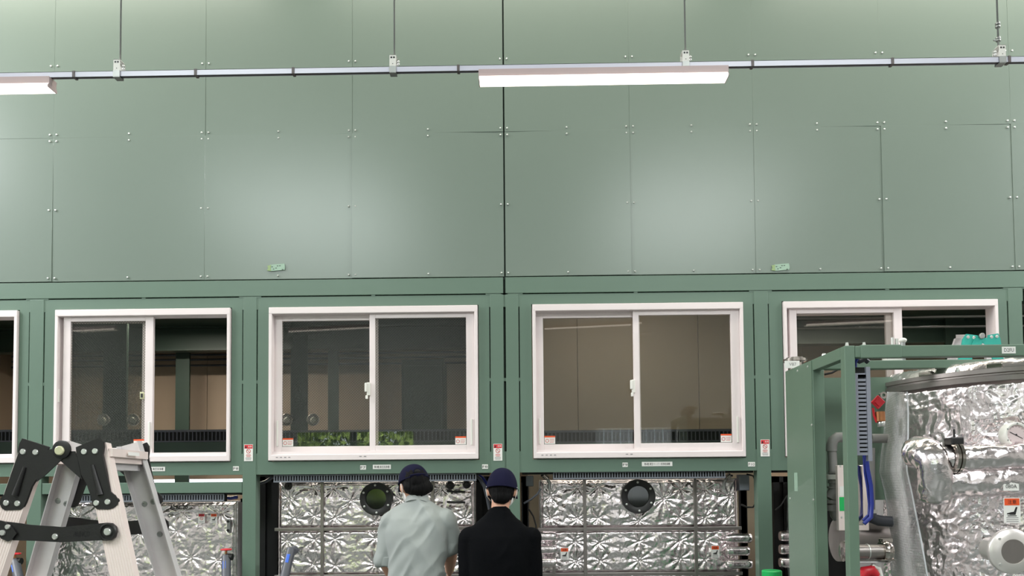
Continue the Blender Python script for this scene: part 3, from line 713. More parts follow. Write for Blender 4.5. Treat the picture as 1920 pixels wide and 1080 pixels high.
for k, py in enumerate((1005, 1030, 1055)):
    a, b = at(1462, py, DV-.1), at(1560, py, DV-.1); foil_tube('foil_pipe', [a, a.lerp(b, .5), b], .04, t, 70+k, 26, .4)
MB().box(at(1515, 1300, DV), at(1700, 900, DV+.8)).build('body', 'alud', t)

# dark machine frames, cables and small gear at the sides of the openings
def dark_frame(pa, pb, d, label, top=893):
    a, b = X(pa, d, 1000), X(pb, d, 1000); y = Yd(d); zt = Z(top, d, (pa+pb)/2)
    q = MB(); w = .05
    q.box((a, y, 0), (a+w, y+w, zt)); q.box((b-w, y, 0), (b, y+w, zt)); q.box((a, y, zt-w), (b, y+w, zt)); q.box((a+.01, y+.03, 0), (b-.01, y+.05, zt-.01))
    return tag(q.build('machine_frame', 'blackrub'), label, 'frame', 'dark machine frames beside the vessels')
dark_frame(486, 520, 6.15, 'dark machine frame left of the second foil vessel')
dark_frame(893, 925, 6.15, 'dark machine frame right of the second foil vessel, between the two people')
dark_frame(978, 992, 6.15, 'narrow dark machine frame right of the black clothed person')
dark_frame(1389, 1402, 6.15, 'narrow dark machine frame right of the third foil vessel')
dark_frame(1452, 1482, 6.3, 'dark machine frame beside the skid panel')
dark_frame(82, 97, 6.15, 'narrow dark machine frame behind the ladder', 945)
dark_frame(451, 462, 6.1, 'narrow dark backing added to blacken the gap right of the vessel behind the ladder', 935)  # added so the gap right of the vessel turns black
dark_frame(1540, 1606, 4.95, 'dark backing added to blacken the space behind the grey drain pipe of the skid', 925)  # added to darken the open space behind the skid pipe
def cable(pts, d, r, mt, label, grp='loose cables in the openings'):
    return tag(MB().tube([at(x, y, d+(q[0] if q else 0)) for x, y, *q in pts], r, 8).build('cable', mt), label, 'cable', grp)
cable([(982, 944), (996, 936), (1008, 926), (1014, 916)], 5.85, .008, 'pvcd', 'grey cable sagging beside the black clothed person\'s ear')
cable([(992, 955), (1000, 968), (1005, 985), (1006, 1000)], 5.95, .006, 'blackrub', 'thin black cable hanging beside the black clothed person')
cable([(1400, 889), (1412, 892), (1418, 905), (1419, 940), (1412, 951), (1400, 951), (1390, 946)], 5.85, .007, 'blackrub', 'black cable looping beside the third foil vessel')
cable([(1475, 930), (1464, 948), (1454, 956)], 5.85, .006, 'blackrub', 'black cable drooping beside the skid panel')
cable([(488, 906), (498, 903), (508, 897), (514, 893)], 5.84, .012, 'pvcd', 'grey cable bundle at the left end of the second slotted duct')
cable([(893, 893), (900, 898), (908, 912), (914, 935), (918, 955)], 5.84, .014, 'pvcd', 'thick grey cable curving down left of the black clothed person\'s cap')
cable([(896, 890), (905, 896), (914, 908), (922, 925)], 5.86, .012, 'blue', 'blue cable curving down behind the black clothed person\'s cap')
cable([(420, 932), (432, 934), (445, 932)], 5.84, .014, 'blue', 'dark blue cable end at the right of the first slotted duct')
for px, py, w, h, lab in ((993, 902, 14, 20, 'dark grey junction box above the black clothed person\'s shoulder'), (1393, 905, 14, 30, 'dark grey junction box right of the third foil vessel')):
    a, b = at(px-w/2, py+h/2, 5.9), at(px+w/2, py-h/2, 5.97)
    t = thing('junction_box', lab, 'box', (a+b)/2, 'junction boxes in the openings')
    MB().box(a, b, bev=.005).build('body', 'pvcd', t); MB().box((a.x+.004, a.y-.004, a.z+.004), (b.x-.004, a.y, b.z-.004), bev=.003).build('lid', 'grey', t)
for px, sx, lab in ((1022, 1, 'metal valve with a bent pipe at the top left of the third foil vessel'), (1366, -1, 'metal valve with a bent pipe at the top right of the third foil vessel')):
    d = 5.84; t = thing('small_valve', lab, 'valve', at(px, 895, d), 'valves over the third foil vessel')
    MB().tube([at(px+sx*8, 918, d), at(px+sx*9, 905, d), at(px+sx*4, 898, d), at(px-sx*4, 893, d)], .012, 12).build('pipe', 'galv', t)
    MB().tube([at(px-sx*3, 889, d-.01), at(px+sx*5, 898, d-.01)], .018, 12).build('valve_body', 'chrome', t)
    MB().tube([at(px-sx*8, 892, d-.02), at(px+sx*0, 890, d-.02)], .008, 8).build('lever', 'black', t)
def drain(px0, py0, px1, py1, label, wheel, flip=1):
    d = 5.72; a, b = at(px0, py0, d-.12), at(px1, py1, d-.04); ax = (b-a).normalized()
    t = thing('drain_pipe', label, 'pipe', a, 'grey drain pipes')
    MB().tube([a-ax*.9, a, b, b+ax*.004], [.034, .034, .034, .03], 20).build('pipe', 'pvcd', t)
    mid = a.lerp(b, .62)+Vector((0, -.031, 0))
    MB().box(mid-Vector((.013, .006, .035)), mid+Vector((.013, .004, .035)), rot=Vector((0, 0, 1)).rotation_difference(ax).to_matrix(), bev=.004).build('pipe_label', 'bluelab', t)
    if wheel:
        MB().tube([b, b+Vector((flip*.05, .0, -.002))], .026, 16).build('elbow', 'blackrub', t)
        s = MB().tube([b, b+Vector((.0, 0, .05))], .008, 10).build('stem', 'brass', t)
        w = b+Vector((0, 0, .055)); q = MB().tube([w+Vector((.036*math.cos(k*PI/12), .036*math.sin(k*PI/12), 0)) for k in range(25)], .006, 8)
        q.box(w-Vector((.034, .005, .004)), w+Vector((.034, .005, .004))); q.box(w-Vector((.005, .034, .004)), w+Vector((.005, .034, .004))); q.build('handwheel', 'redp', t)
    else:
        MB().tube([b-ax*.03+Vector((0, .0, 0)), b+Vector((.012, .05, -.012))], .035, 16).build('elbow', 'pvcd', t)
drain(535, 1075, 546, 1029, 'grey pipe with a blue label in front of the second foil vessel', False)
drain(424, 1082, 424, 1044, 'grey pipe with a red handwheel left of the first green post', True)
drain(35, 1085, 28, 1052, 'grey pipe with a red handwheel seen through the ladder at the far left', True)
c = at(1447, 1069, 4.95)
t = thing('green_post', 'bright green round post top in front of the skid panel', 'post', (c.x, c.y, 0))
MB().lathe((c.x, c.y, 0), (0, 0, 1), [(.064, 0), (.064, c.z-.006), (.058, c.z), (0, c.z)], 32).build('tube', 'brgreen', t)
MB().lathe((c.x, c.y, 0), (0, 0, 1), [(.12, 0), (.12, .02), (.064, .03)], 32).build('base', 'brgreen', t)

# ------------------------------------------------------------------ hanging lighting rail
DR = 3.7; YR = Yd(DR)
zr = Z(134.5, DR, 960)
def lamp(x0, label, grp, y, z, slim=None):
    L = 1.25; t = thing('linear_lamp', label, 'lamp', (x0+L/2, y, z), grp)
    P = lambda w, h: [(x0, y+v, z+u) for v, u in ((-w[0], w[1]), (w[0], w[1]), (h[0], h[1]), (-h[0], h[1]))]
    MB().prism(P((.032, -.001), (.028, -.034)), (L, 0, 0)).build('housing', 'lampbody', t)
    prof = [(-.028, -.034), (.028, -.034), (.036, -.046), (.037, -.054), (.033, -.057), (-.033, -.057), (-.037, -.054), (-.036, -.046)] if slim is None else [(-.014, -.034), (.014, -.034), (.016, -.044), (.012, -.05), (-.012, -.05), (-.016, -.044)]
    MB().prism([(x0+.004, y+v, z+u) for v, u in prof], (L-.008, 0, 0)).build('diffuser', 'lamp', t)
    for e in (x0, x0+L-.004): MB().prism([(e, y+v*1.03, z+u*1.01) for v, u in prof], (.004, 0, 0)).build('end_cap', 'lampbody', t)
    return t
r = thing('lighting_rail', 'white metal lighting rail hung across the green wall', 'rail', (0, YR, zr), None)
xl, xr = X(-120, DR, 130), 4.7
q = MB(); q.box((xl, YR-.02, zr), (xr, YR-.018, zr+.026)); q.box((xl, YR+.003, zr), (xr, YR+.005, zr+.026)); q.box((xl, YR-.02, zr+.024), (xr, YR+.005, zr+.026))
q.box((xl, YR-.021, zr-.002), (xr, YR-.0185, zr+.004)); q.build('channel', 'rail', r)
MB().box((xl, YR-.0175, zr+.001), (xr, YR+.003, zr+.006)).build('channel_lip', 'railin', r)
for px in (143, 370, 552, 860, 1409, 1670, 1888):
    x = X(px, DR, 130); MB().box((x-.0065, YR-.024, zr-.004), (x+.0065, YR+.009, zr+.0285)).build('joint_clip', 'clip', r)
lampz = zr-.001
l1 = lamp(X(898, DR, 150), 'lit linear lamp on the rail in the middle of the photo', 'lit linear lamps', YR, lampz)
lamp(3.17, 'lit linear lamp at the right end of the rail', 'lit linear lamps', YR, lampz)
l0 = lamp(X(99, DR, 160)-1.25, 'lit linear lamp cut off by the left photo edge', 'lit linear lamps', YR, lampz)
for k, x in enumerate((-6.45, -3.08, .29, 3.67)):
    t = lamp(x, ['lit lamp mirrored at the left photo edge', 'lit lamp mirrored in the second window', 'lit lamp mirrored in the third window', 'lit lamp mirrored in the fourth window'][k], 'lit linear lamps', -3.8, lampz, True); t.rotation_euler.z = math.radians(10)
for k, (px, lab) in enumerate(((224, 'rail hanger left of the second hanger, above the first window'), (738, 'rail hanger left of the middle lamp'), (1284, 'rail hanger above the middle lamp'), (1874, 'rail hanger with a turnbuckle near the right photo edge'))):
    x = X(px, DR, 125)
    t = thing('rail_hanger', lab, 'hanger', (x, YR, zr), 'hangers of the lighting rail')
    q = MB(); q.box((x-.0165, YR-.027, zr+.022), (x+.0165, YR-.0245, zr+.082)); q.box((x-.0165, YR+.0245, zr+.022), (x+.0165, YR+.027, zr+.082)); q.box((x-.0165, YR-.027, zr+.08), (x+.0165, YR+.027, zr+.0825))
    q.build('bracket', 'offwhite', t)
    q = MB(); q.box((x-.017, YR-.029, zr-.008), (x+.017, YR-.0265, zr+.024)); q.box((x-.017, YR-.029, zr-.01), (x+.017, YR+.012, zr-.007)); q.box((x-.017, YR+.0095, zr-.008), (x+.017, YR+.012, zr+.024))
    q.build('clamp', 'galv', t)
    for u0, u1, v0, v1 in ((-.011, -.002, .064, .073), (.002, .011, .064, .073), (-.002, .002, .034, .038)): MB().box((x+u0, YR-.0275, zr+v0), (x+u1, YR-.0268, zr+v1)).build('slot', 'black', t)
    s = -1 if k == 3 else 1
    q = MB().cyl((x+s*.014, YR, zr+.062), (x+s*.028, YR, zr+.062), .010, 8)
    q.ell((x+s*.027, YR-.01, zr+.056), (.006, .006, .006)); q.ell((x+s*.027, YR-.01, zr+.042), (.006, .006, .006)); q.build('bolt', 'zinc', t)
    xr_ = x+.004 if k < 3 else x-.002
    MB().cyl((xr_, YR, zr+.085), (xr_, YR, ROOF), .0042, 8).build('threaded_rod', 'galv', t)
    if k == 3:
        q = MB()
        for h in (.115, .125, .185, .20): q.cyl((xr_, YR, zr+h), (xr_, YR, zr+h+.012), .011, 6)
        q.box((xr_-.024, YR-.003, zr+.118), (xr_+.006, YR+.003, zr+.124)); q.build('turnbuckle', 'galv', t)

# ------------------------------------------------------------------ aluminium stepladder, near left
DN, DF = 2.0, 2.225
lad = thing('stepladder', 'aluminium stepladder with black hinge plates standing at the lower left', 'ladder', (at(115, 900, 2.1).x, Yd(2.1), 0))
def rail_path(p0, p1):
    a, b = at(*p0), at(*p1); v = b-a; k = (.0-a.z)/v.z
    return a, a+v*k
def ladder_rail(p0, p1, w, inward, mt, ribs):
    a, b = rail_path(p0, p1); ax = (b-a).normalized(); up = -ax
    wv = Vector((1, 0, 0))-ax*ax.x; wv.normalize(); nv = ax.cross(wv).normalized()
    if nv.y*inward < 0: nv = -nv
    h = w/2; prof = []
    n = 9 if ribs else 1
    prof.append((-h, 0))
    if ribs:
        for i in range(n):
            u = -h+w*(i+.25)/n; prof += [(u, 0), (u+.0006, .0011), (u+w*.22/n, .0011), (u+w*.3/n, 0)]
    prof += [(h, 0), (h, .026), (h-.003, .026), (h-.003, .003), (-h+.003, .003), (-h+.003, .026), (-h, .026)]
    f = [b+wv*u+nv*v for u, v in prof]
    q = MB().prism(f, a-b)
    o = q.build('rail', mt, lad)
    return o, a, ax, wv, nv
RN = ladder_rail((177, 835, DN), (229, 1080, DN-.02), .064, 1, 'alu', True)
LN = ladder_rail((60, 838, DN), (-22, 1080, DN-.02), .064, 1, 'alu', True)
RFr = ladder_rail((246, 832, DF), (320, 1080, DF+.035), .066, -1, 'alud', False)
LFr = ladder_rail((148, 832, DF), (77, 1080, DF+.035), .062, -1, 'alud', False)
for nm, rr in (('R', RFr), ('L', LFr)):                                # rivets on the far rails
    _, a, ax, wv, nv = rr
    for s, u in ((.185, -.012), (.185, .015), (.285, .006)):
        p = a+ax*s+wv*u+nv*.003
        MB().lathe(p, -nv if nv.y > 0 else nv, [(.009, 0), (.008, .002), (.004, .0025), (.0035, .0005), (0, .0005)], 12).build('rivet', 'galv', lad)
def step_at(side, z):
    n, f = (RN, RFr) if side > 0 else (LN, LFr)
    def pz(r): return r[1]+r[2]*((z-r[1].z)/r[2].z)
    a, b = pz(n), pz(f); w = .035; q = MB()
    q.prism([(a.x-w, a.y+.004, z), (a.x+w, a.y+.004, z), (b.x+w, b.y-.004, z), (b.x-w, b.y-.004, z)], (0, 0, -.004))
    for s in (-1, 1):
        q.prism([(a.x+s*w, a.y+.004, z), (b.x+s*w, b.y-.004, z), (b.x+s*(w-.003), b.y-.004, z), (a.x+s*(w-.003), a.y+.004, z)], (0, 0, -.036))
    q.build('tread', 'alu', lad)
    return a, b
for z in (1.3, 1.0, .7, .4):
    step_at(1, z); step_at(-1, z)
zt_ = Z(842, DN, 200)
a, b = step_at(1, zt_)
step_at(-1, zt_)
w = .045; P4 = lambda z: [(a.x-w, a.y+.004, z), (a.x+w, a.y+.004, z), (b.x+w, b.y-.004, z), (b.x-w, b.y-.004, z)]
k = MB().prism(P4(zt_+.002), (0, 0, -.022)).build('top_step', 'alu', lad)
MB().prism([(a.x-w, a.y+.01, zt_-.02), (a.x+w-.02, a.y+.01, zt_-.02), (b.x+w-.02, b.y-.01, zt_-.02), (b.x-w, b.y-.01, zt_-.02)], (0, 0, -.035)).build('step_bracket', 'alud', k)
ym = (a.y+b.y)/2; MB().box((a.x+w, ym-.03, zt_-.014), (a.x+w+.001, ym+.03, zt_-.004)).build('step_label', 'whst', k)
def flat(poly, d, th, name, mt, mats=None, parent=lad):
    P = [at(x, y, d) for x, y in poly]; return MB().prism(P, (0, th, 0)).build(name, mt, parent)
def rnd(px, py, d, r, name, mt, parent, h=.004, dome=True, seg=20):
    c = at(px, py, d)
    return MB().lathe(c, (0, -1, 0), [(r, -.004), (r, h*.6), (r*.82, h), (0, h if dome else h*.6)], seg).build(name, mt, parent)
PL = [(41.5, 822), (91, 838), (87, 848), (77, 880), (74, 892), (66, 901), (59, 912), (48, 942), (43, 952), (37, 956), (10, 957), (3, 953), (-1, 944), (1, 934), (7, 928), (20, 890), (34, 850), (33.5, 843), (36, 832)]
PR = [(142, 838.5), (188, 820), (193, 828), (194, 838), (192, 852), (200, 890), (207, 922), (216, 929), (222, 938), (220, 946), (213, 952), (205, 955), (182, 955), (174, 948), (170, 930), (161, 905), (152, 890), (147, 865), (143, 850)]
LEV = [[(82, 846), (90, 843), (103, 841), (112, 845), (128, 850), (113, 864), (82, 893), (68, 903), (75, 880)], [(103, 852), (116, 843), (128, 846), (140, 846), (146, 862), (153, 899), (113, 864)]]
for side, (poly, bolts, ridge) in enumerate(((PL, ((43.5, 847), (67, 848), (12, 943), (33, 944)), ((46.5, 876), (28.5, 929))), (PR, ((158, 847), (178.5, 846), (181, 943), (202, 941)), ((173.5, 872), (188.5, 928))))):
    hp = flat(poly, DN-.012, .008, 'hinge_plate', 'black')
    for bx, by in bolts: rnd(bx, by, DN-.012, .0078, 'bolt', 'zinc', hp, .004)
    a, b = at(*ridge[0], DN-.013), at(*ridge[1], DN-.013)
    MB().tube([a, b], [.0045, .0085], 12).build('pressed_ridge', 'black', hp)
    flat(LEV[side], DN-.008+side*.003-.006, .004, 'hinge_arm', 'black')
rnd(115.5, 843, DN-.014, .0245, 'pivot_disc', 'black', lad, .004); pv = rnd(112, 845, DN-.019, .0125, 'pivot_cap', 'cream', lad, .005)
# far side plates and brace: the same pieces on the other pair of rails
dx = .225
for poly in (PL, PR)+tuple(LEV):
    P = [at(x, y, DN)+Vector((.004, dx+.014, 0)) for x, y in poly]; MB().prism(P, (0, .006, 0)).build('hinge_plate' if len(poly) > 12 else 'hinge_arm', 'black', lad)
BR1 = [(-6, 979), (10, 978), (30, 980), (55, 984), (112, 988), (120, 1000), (110, 1016.5), (60, 1014), (15, 1013), (6, 1010), (-6, 1004)]
BR2 = [(95, 997), (98, 991), (108, 989), (200, 980), (210, 981), (217, 987), (219, 997), (216, 1007), (208, 1013), (200, 1014), (190, 1013), (112, 1017), (100, 1013), (95, 1005)]
b1 = flat(BR1, DN-.014, .006, 'folding_brace', 'black'); b2 = flat(BR2, DN-.022, .006, 'folding_brace', 'black')
flat([(-4, 975), (8, 978), (24, 990), (31, 1000), (22, 1012), (14, 1015), (2, 1010), (-6, 1000)], DN-.021, .006, 'brace_catch', 'black')
rnd(14.5, 988, DN-.022, .0065, 'bolt', 'zinc', b1); rnd(5, 999, DN-.022, .0075, 'bolt', 'zinc', b1); rnd(103.5, 1006, DN-.023, .0078, 'bolt', 'zinc', b2)
MB().lathe(at(203, 997, DN-.023), (0, -1, 0), [(.0235, 0), (.0235, .003), (.021, .006), (.0185, .006), (.0165, .002), (0, .002)], 32).build('brace_boss', 'black', b2); rnd(202, 997, DN-.027, .010, 'bolt', 'zinc', b2, .005)
text('embossed_lettering', 'ALINCO', at(153, 1001, DN-.0225), .014, 'blackrub', b2, width=.044)
for poly in (BR1, BR2):
    P = [at(x, y, DN)+Vector((.004, dx+.06, .0)) for x, y in poly]; MB().prism(P, (0, .006, 0)).build('folding_brace', 'black', lad)
for rr in (RN, LN, RFr, LFr):
    a, ax, wv, nv = rr[1:]; f = a+ax*(-a.z/ax.z)
    MB().box((f.x-.045, f.y-.03, 0), (f.x+.045, f.y+.03, .05), bev=.008).build('rubber_foot', 'blackrub', lad)

# ------------------------------------------------------------------ second stepladder far behind the skid
D2 = 5.2
t2 = thing('stepladder', 'stepladder with teal hinge plates half hidden behind the green skid', 'ladder', (at(1841, 640, D2).x, Yd(D2), 0))
for poly in ([(1805, 636), (1812, 626), (1834, 629), (1836, 640), (1829, 652), (1822, 676), (1797, 674), (1803, 650)], [(1851, 640), (1853, 628), (1872, 625), (1876, 636), (1882, 674), (1862, 676), (1856, 652)]):
    flat(poly, D2, .01, 'hinge_plate', 'teal', parent=t2)
for poly in ([(1828, 634), (1846, 632), (1848, 640), (1830, 652), (1822, 646)], [(1838, 640), (1842, 633), (1858, 634), (1862, 648), (1854, 650)]): flat(poly, D2-.006, .005, 'hinge_arm', 'teal', parent=t2)
rnd(1841, 630, D2-.014, .02, 'pivot', 'galv', t2, .01)
for x, y in ((1815, 632), (1826, 633), (1859, 632), (1869, 631)): rnd(x, y, D2, .011, 'bolt', 'zinc', t2, .005)
def leg2(pa, pb, d):
    a, b = at(pa[0], pa[1], d), at(pb[0], pb[1], d); v = b-a; e = a+v*(-a.z/v.z)
    MB().prism([a+Vector((-.03, 0, 0)), a+Vector((.03, 0, 0)), e+Vector((.03, 0, 0)), e+Vector((-.03, 0, 0))], (0, .025, 0)).build('rail', 'alud', t2)
leg2((1816, 632), (1797, 700), D2+.012); leg2((1864, 632), (1884, 700), D2+.012); leg2((1800, 634), (1778, 700), D2+.24); leg2((1846, 634), (1866, 700), D2+.24)
a, b = at(1815, 634, D2+.02), at(1800, 634, D2+.23); MB().prism([a+Vector((-.03, 0, 0)), a+Vector((.03, 0, 0)), b+Vector((.03, 0, 0)), b+Vector((-.03, 0, 0))], (0, 0, .025)).build('tread', 'alud', t2)

# ------------------------------------------------------------------ green equipment skid at the right
D1, DM, DB = 3.6, 4.0, 4.39
Y1, YM, YB = Yd(D1), Yd(DM), Yd(DB)
SX = at(1587, 800, D1).x; SR = SX+2.3; TW = .05
ZTOP = at(1577, 648, D1).z
sk = thing('equipment_skid', 'green steel frame skid at the right standing around the foil wrapped tank', 'frame', (SX+1.1, YM, 0))
def bar(name, a, b, mt='skid', bev=.004, par=sk): return MB().box(a, b, bev=bev).build(name, mt, par)
fp = bar('corner_post', (SX, Y1, 0), (SX+TW, Y1+TW, ZTOP-.0))
bar('middle_post', (SX, YM, 0), (SX+.062, YM+.06, ZTOP-.055))
bar('back_post', (SX, YB-.05, 0), (SX+.06, YB, ZTOP-.055))
bar('corner_post', (SR-TW, Y1, 0), (SR, Y1+TW, ZTOP)); bar('back_post', (SR-.06, YB-.05, 0), (SR, YB, ZTOP-.055))
tb = bar('top_beam', (SX+TW, Y1, ZTOP-.058), (SR-TW, Y1+TW, ZTOP-.002))
bar('beam_sleeve', (at(1613, 650, D1).x, Y1-.006, ZTOP-.062), (at(1690, 650, D1).x, Y1+.02, ZTOP+.002))
bar('side_beam', (SX, Y1+TW, ZTOP-.06), (SX+TW*.9, YB, ZTOP)); bar('side_beam', (SR-TW, Y1+TW, ZTOP-.06), (SR, YB, ZTOP))
zm = Z(675.5, DM, 1650); bar('cross_beam', (SX+.062, YM, zm-.045), (SR-.06, YM+.05, zm))
zb = Z(710, DB, 1650); bar('cross_beam', (SX+.06, YB-.05, zb-.06), (SR-.06, YB, zb))
bar('bottom_beam', (SX+TW, Y1, .05), (SR-TW, Y1+TW, .12)); bar('bottom_beam', (SX, Y1+TW, .05), (SX+TW, YB, .12))
pn = MB().box((SX-.004, YM+.005, .12), (SX, YB+.01, ZTOP-.004)).build('side_panel', 'skid', sk)
for dz, dy in ((.03, .05), (.03, .2), (.35, .012), (.75, .012), (.75, .36)):
    MB().lathe((SX-.004, YM+.0+dy+.005, ZTOP-dz), (-1, 0, 0), [(.007, 0), (.006, .003), (0, .0035)], 10).build('panel_screw', 'zinc', pn)
def film(u, v):
    y = YM+.0+(YB-YM)*u; zt = 1.56-.14*u*0+.10*(1-u)*0; z = .3+(1.53+.10*(1-u)-.3)*v
    w = .006+.008*np.abs(2*vnoise(y*4+z*2.0, z*16, 91)-1)+.005*vnoise(y*9, z*30, 92)
    return np.stack([np.full_like(y, SX-.005)-w, y, z], -1)
link('protective_film', grid_mesh('protective_film', 40, 160, film), 'pfilm', pn)
P = lambda y, z: Vector((SX-.0048, y, z))
ymid = YM+.27
MB().box((SX-.0052, ymid-.03, 1.555), (SX-.004, ymid+.02, 1.66)).build('tape_mark', 'tape', pn)
MB().box((SX+.07, YB-.06, 1.50), (SX+1.0, YB-.05, zb)).build('back_panel', 'skid', sk)
c = at(1891, 656.5, D1); t = MB().box((c.x-.032, Y1-.003, c.z-.0165), (c.x+.032, Y1, c.z+.0165)).build('name_plate', 'whst', sk)
text('lettering', 'D2FU', (c.x, Y1-.0032, c.z), .018, 'ink', t, width=.046)
for px in (1588, 1620):
    c = at(px, 646, D1+.03); MB().lathe((c.x, c.y, ZTOP), (0, 0, 1), [(.0085, 0), (.0085, .012), (.0065, .013), (.0065, .02), (0, .021)], 8).build('bolt', 'zinc', sk)
MB().lathe((SX+.03, Y1+.32, ZTOP), (0, 0, 1), [(.012, 0), (.012, .012), (.008, .018), (0, .02)], 8).build('bolt', 'zinc', sk)
# chrome fitting with a tag on top of the far end of the side beam
t = thing('pipe_fitting', 'polished clamp fitting on the far left corner of the skid roof', 'pipe fitting', (SX+.03, YB-.02, ZTOP))
MB().lathe((SX+.04, YB-.03, ZTOP), (0, 0, 1), [(.04, 0), (.04, .04), (.055, .045), (.066, .047), (.066, .062), (.05, .064), (.05, .07), (.0, .07)], 28).build('flange', 'chrome', t)
k = MB().box((SX-.045, YB-.10, ZTOP-.0), (SX+.04, YB-.096, ZTOP+.042)).build('tag_plate', 'whst', t); k['label'] = 'white tag plate'
text('lettering', 'V87', (SX-.0, YB-.1005, ZTOP+.022), .018, 'greyink', k)
for px, hpx, lab in ((1674, 633, 'left one of two short grey rods on the skid roof'), (1682, 635, 'right one of two short grey rods on the skid roof')):
    a, b = at(px, 668, DM+.1), at(px, hpx, DM+.1); b = Vector((a.x, a.y, b.z))
    tag(MB().tube([a, b], .0085, 12).build('short_rod', 'zinc', None), lab, 'rod', 'rods on the skid roof')
a, b = at(1695, 690, DM+.02), at(1696, 640, DM+.02)
t = thing('vent_valve', 'small white topped valve on the skid cross beam', 'valve', Vector((a.x, YM+.025, zm)))
MB().cyl((a.x, YM+.025, zm), (a.x, YM+.025, b.z), .012, 12).build('stem', 'galv', t); MB().ell((a.x, YM+.025, b.z+.006), (.02, .02, .014)).build('cap', 'offwhite', t)
t = thing('pipe_clamp', 'row of polished pipe fittings lying on the skid cross beam', 'pipe fitting', (at(1640, 671, DM).x, YM+.06, zm))
a, b = at(1618, 668, DM+.08), at(1660, 668, DM+.08); MB().tube([a, b], .014, 14).build('tube', 'chrome', t)
MB().box(at(1663, 679, DM+.02), at(1684, 668, DM+.08), bev=.003).build('block', 'offwhite', t)
# slotted duct standing along the corner post
t = thing('wiring_duct', 'upright grey slotted wiring duct beside the front post of the skid', 'wiring duct', at(1617, 770, D1+.05))
a, b = at(1605, 851, D1+.04), at(1628, 698, D1+.04); xa2, xb2, z0, z1 = at(1604, 775, D1+.04).x, at(1633, 775, D1+.04).x, Z(853, D1+.04, 1617), Z(688, D1+.04, 1617)
yd = Yd(D1+.04)
MB().box((xa2, yd+.012, z0), (xb2, yd+.06, z1)).build('channel', 'dark', t)
q = MB(); q.box((xa2, yd, z0), (xa2+.016, yd+.012, z1-.03)); q.box((xb2-.02, yd-.004, z0-.03), (xb2, yd+.02, z1)); n = 19
for k in range(n+1):
    zz = z0+(z1-.05-z0)*k/n; q.box((xa2+.016, yd, zz), (xb2-.02, yd+.012, zz+.0125))
q.box((xa2+.016, yd, z1-.05), (xb2-.02, yd+.012, z1-.03)); q.box((xa2-.002, yd-.002, z0-.002), (xb2-.015, yd+.0, z0+.012)); q.build('comb', 'greyl', t)
grp = 'blue cables of the skid'
for k, (pts, lab) in enumerate((([(1607, 672), (1603, 680), (1604, 700)], 'blue cable entering the top of the upright duct'), ([(1624, 853), (1627, 880), (1633, 910), (1635, 945), (1633, 970), (1620, 982)], 'thick blue cable hanging below the upright duct'), ([(1620, 853), (1622, 885), (1627, 915), (1630, 945), (1629, 965), (1618, 976)], 'thin blue cable left of the thick one below the upright duct'))):
    tag(MB().tube([at(x, y, D1+.09+.02*k) for x, y in pts], (.009, .010, .007)[k], 10).build('cable', 'blue'), lab, 'cable', grp)
for px, py in ((1607, 674), (1613, 676), (1619, 675)):
    pass
tag(MB().tube([at(x, y, D1+.1) for x, y in ((1602, 672), (1612, 678), (1622, 674), (1628, 679), (1618, 671))], .012, 10).build('cable', 'pvcd'), 'bunched dark cable at the top of the upright duct', 'cable', grp)
tag(MB().tube([at(x, y, DM+.12) for x, y in ((1546, 702), (1560, 699), (1572, 692), (1578, 688))], .006, 8).build('cable', 'blackrub'), 'black cable under the top of the skid side beam', 'cable', grp)
# grey pipe run between the posts
def pipe_run(): 
    d = DM+.145
    t = thing('drain_pipe', 'grey plastic pipe with elbows and unions between the skid posts', 'pipe', at(1565, 1080, d))
    pts = [(1590, 821), (1578, 820), (1568, 821), (1561, 826), (1558, 834), (1560, 850), (1562, 880), (1564, 925), (1563, 955), (1565, 966), (1570, 972)]
    MB().tube([at(x, y, d) for x, y in pts], .024, 18).build('pipe', 'pvc', t)
    MB().tube([at(1584, 820, d), at(1570, 820, d), at(1562, 826, d), at(1559, 836, d), at(1559, 846, d)], .029, 18).build('elbow', 'pvc', t)
    for y0, y1, r in ((885, 888, .032), (890, 899, .042), (900, 906, .031), (912, 916, .034)): MB().tube([at(1563.5, y0, d), at(1563.5, y1, d)], r, 18).build('union', 'pvc' if r < .04 else 'offwhite', t)
    MB().tube([at(1565, 916, d), at(1562, 928, d), at(1557, 936, d)], [.03, .036, .03], 18).build('trap', 'pvc', t)
    for y0, y1 in ((938, 944), (947, 958)): MB().tube([at(1561, y0, d), at(1561, y1, d)], .033, 18).build('union', 'pvc', t)
pipe_run()
# control box
d = DM+.05; a, b = at(1573, 995, d), at(1622, 872, d+.03)
t = thing('terminal_box', 'grey metal terminal box behind the front post of the skid', 'box', (a+b)/2)
MB().box(a, b, bev=.003).build('body', 'alu', t)
MB().box((a.x+.008, a.y-.002, Z(930, d, 1575)), (a.x+.032, a.y, Z(912, d, 1575))).build('label', 'whst', t); MB().box((a.x+.006, a.y-.002, Z(958, d, 1575)), (a.x+.034, a.y, Z(932, d, 1575))).build('inspection_label', 'brgreen', t)
for py in (874, 970): MB().lathe((a.x+.016, a.y, Z(py, d, 1575)), (0, -1, 0), [(.006, 0), (.005, .003), (0, .003)], 10).build('screw', 'zinc', t)
pt = [at(1606, y, D1+.16) for y in (872, 985)]; tag(MB().box((pt[0].x, pt[0].y, pt[1].z), (pt[0].x+.03, pt[0].y+.02, pt[0].z), bev=.004).build('mounting_strip', 'chrome'), 'bright metal strip right of the front post of the skid', 'strip')
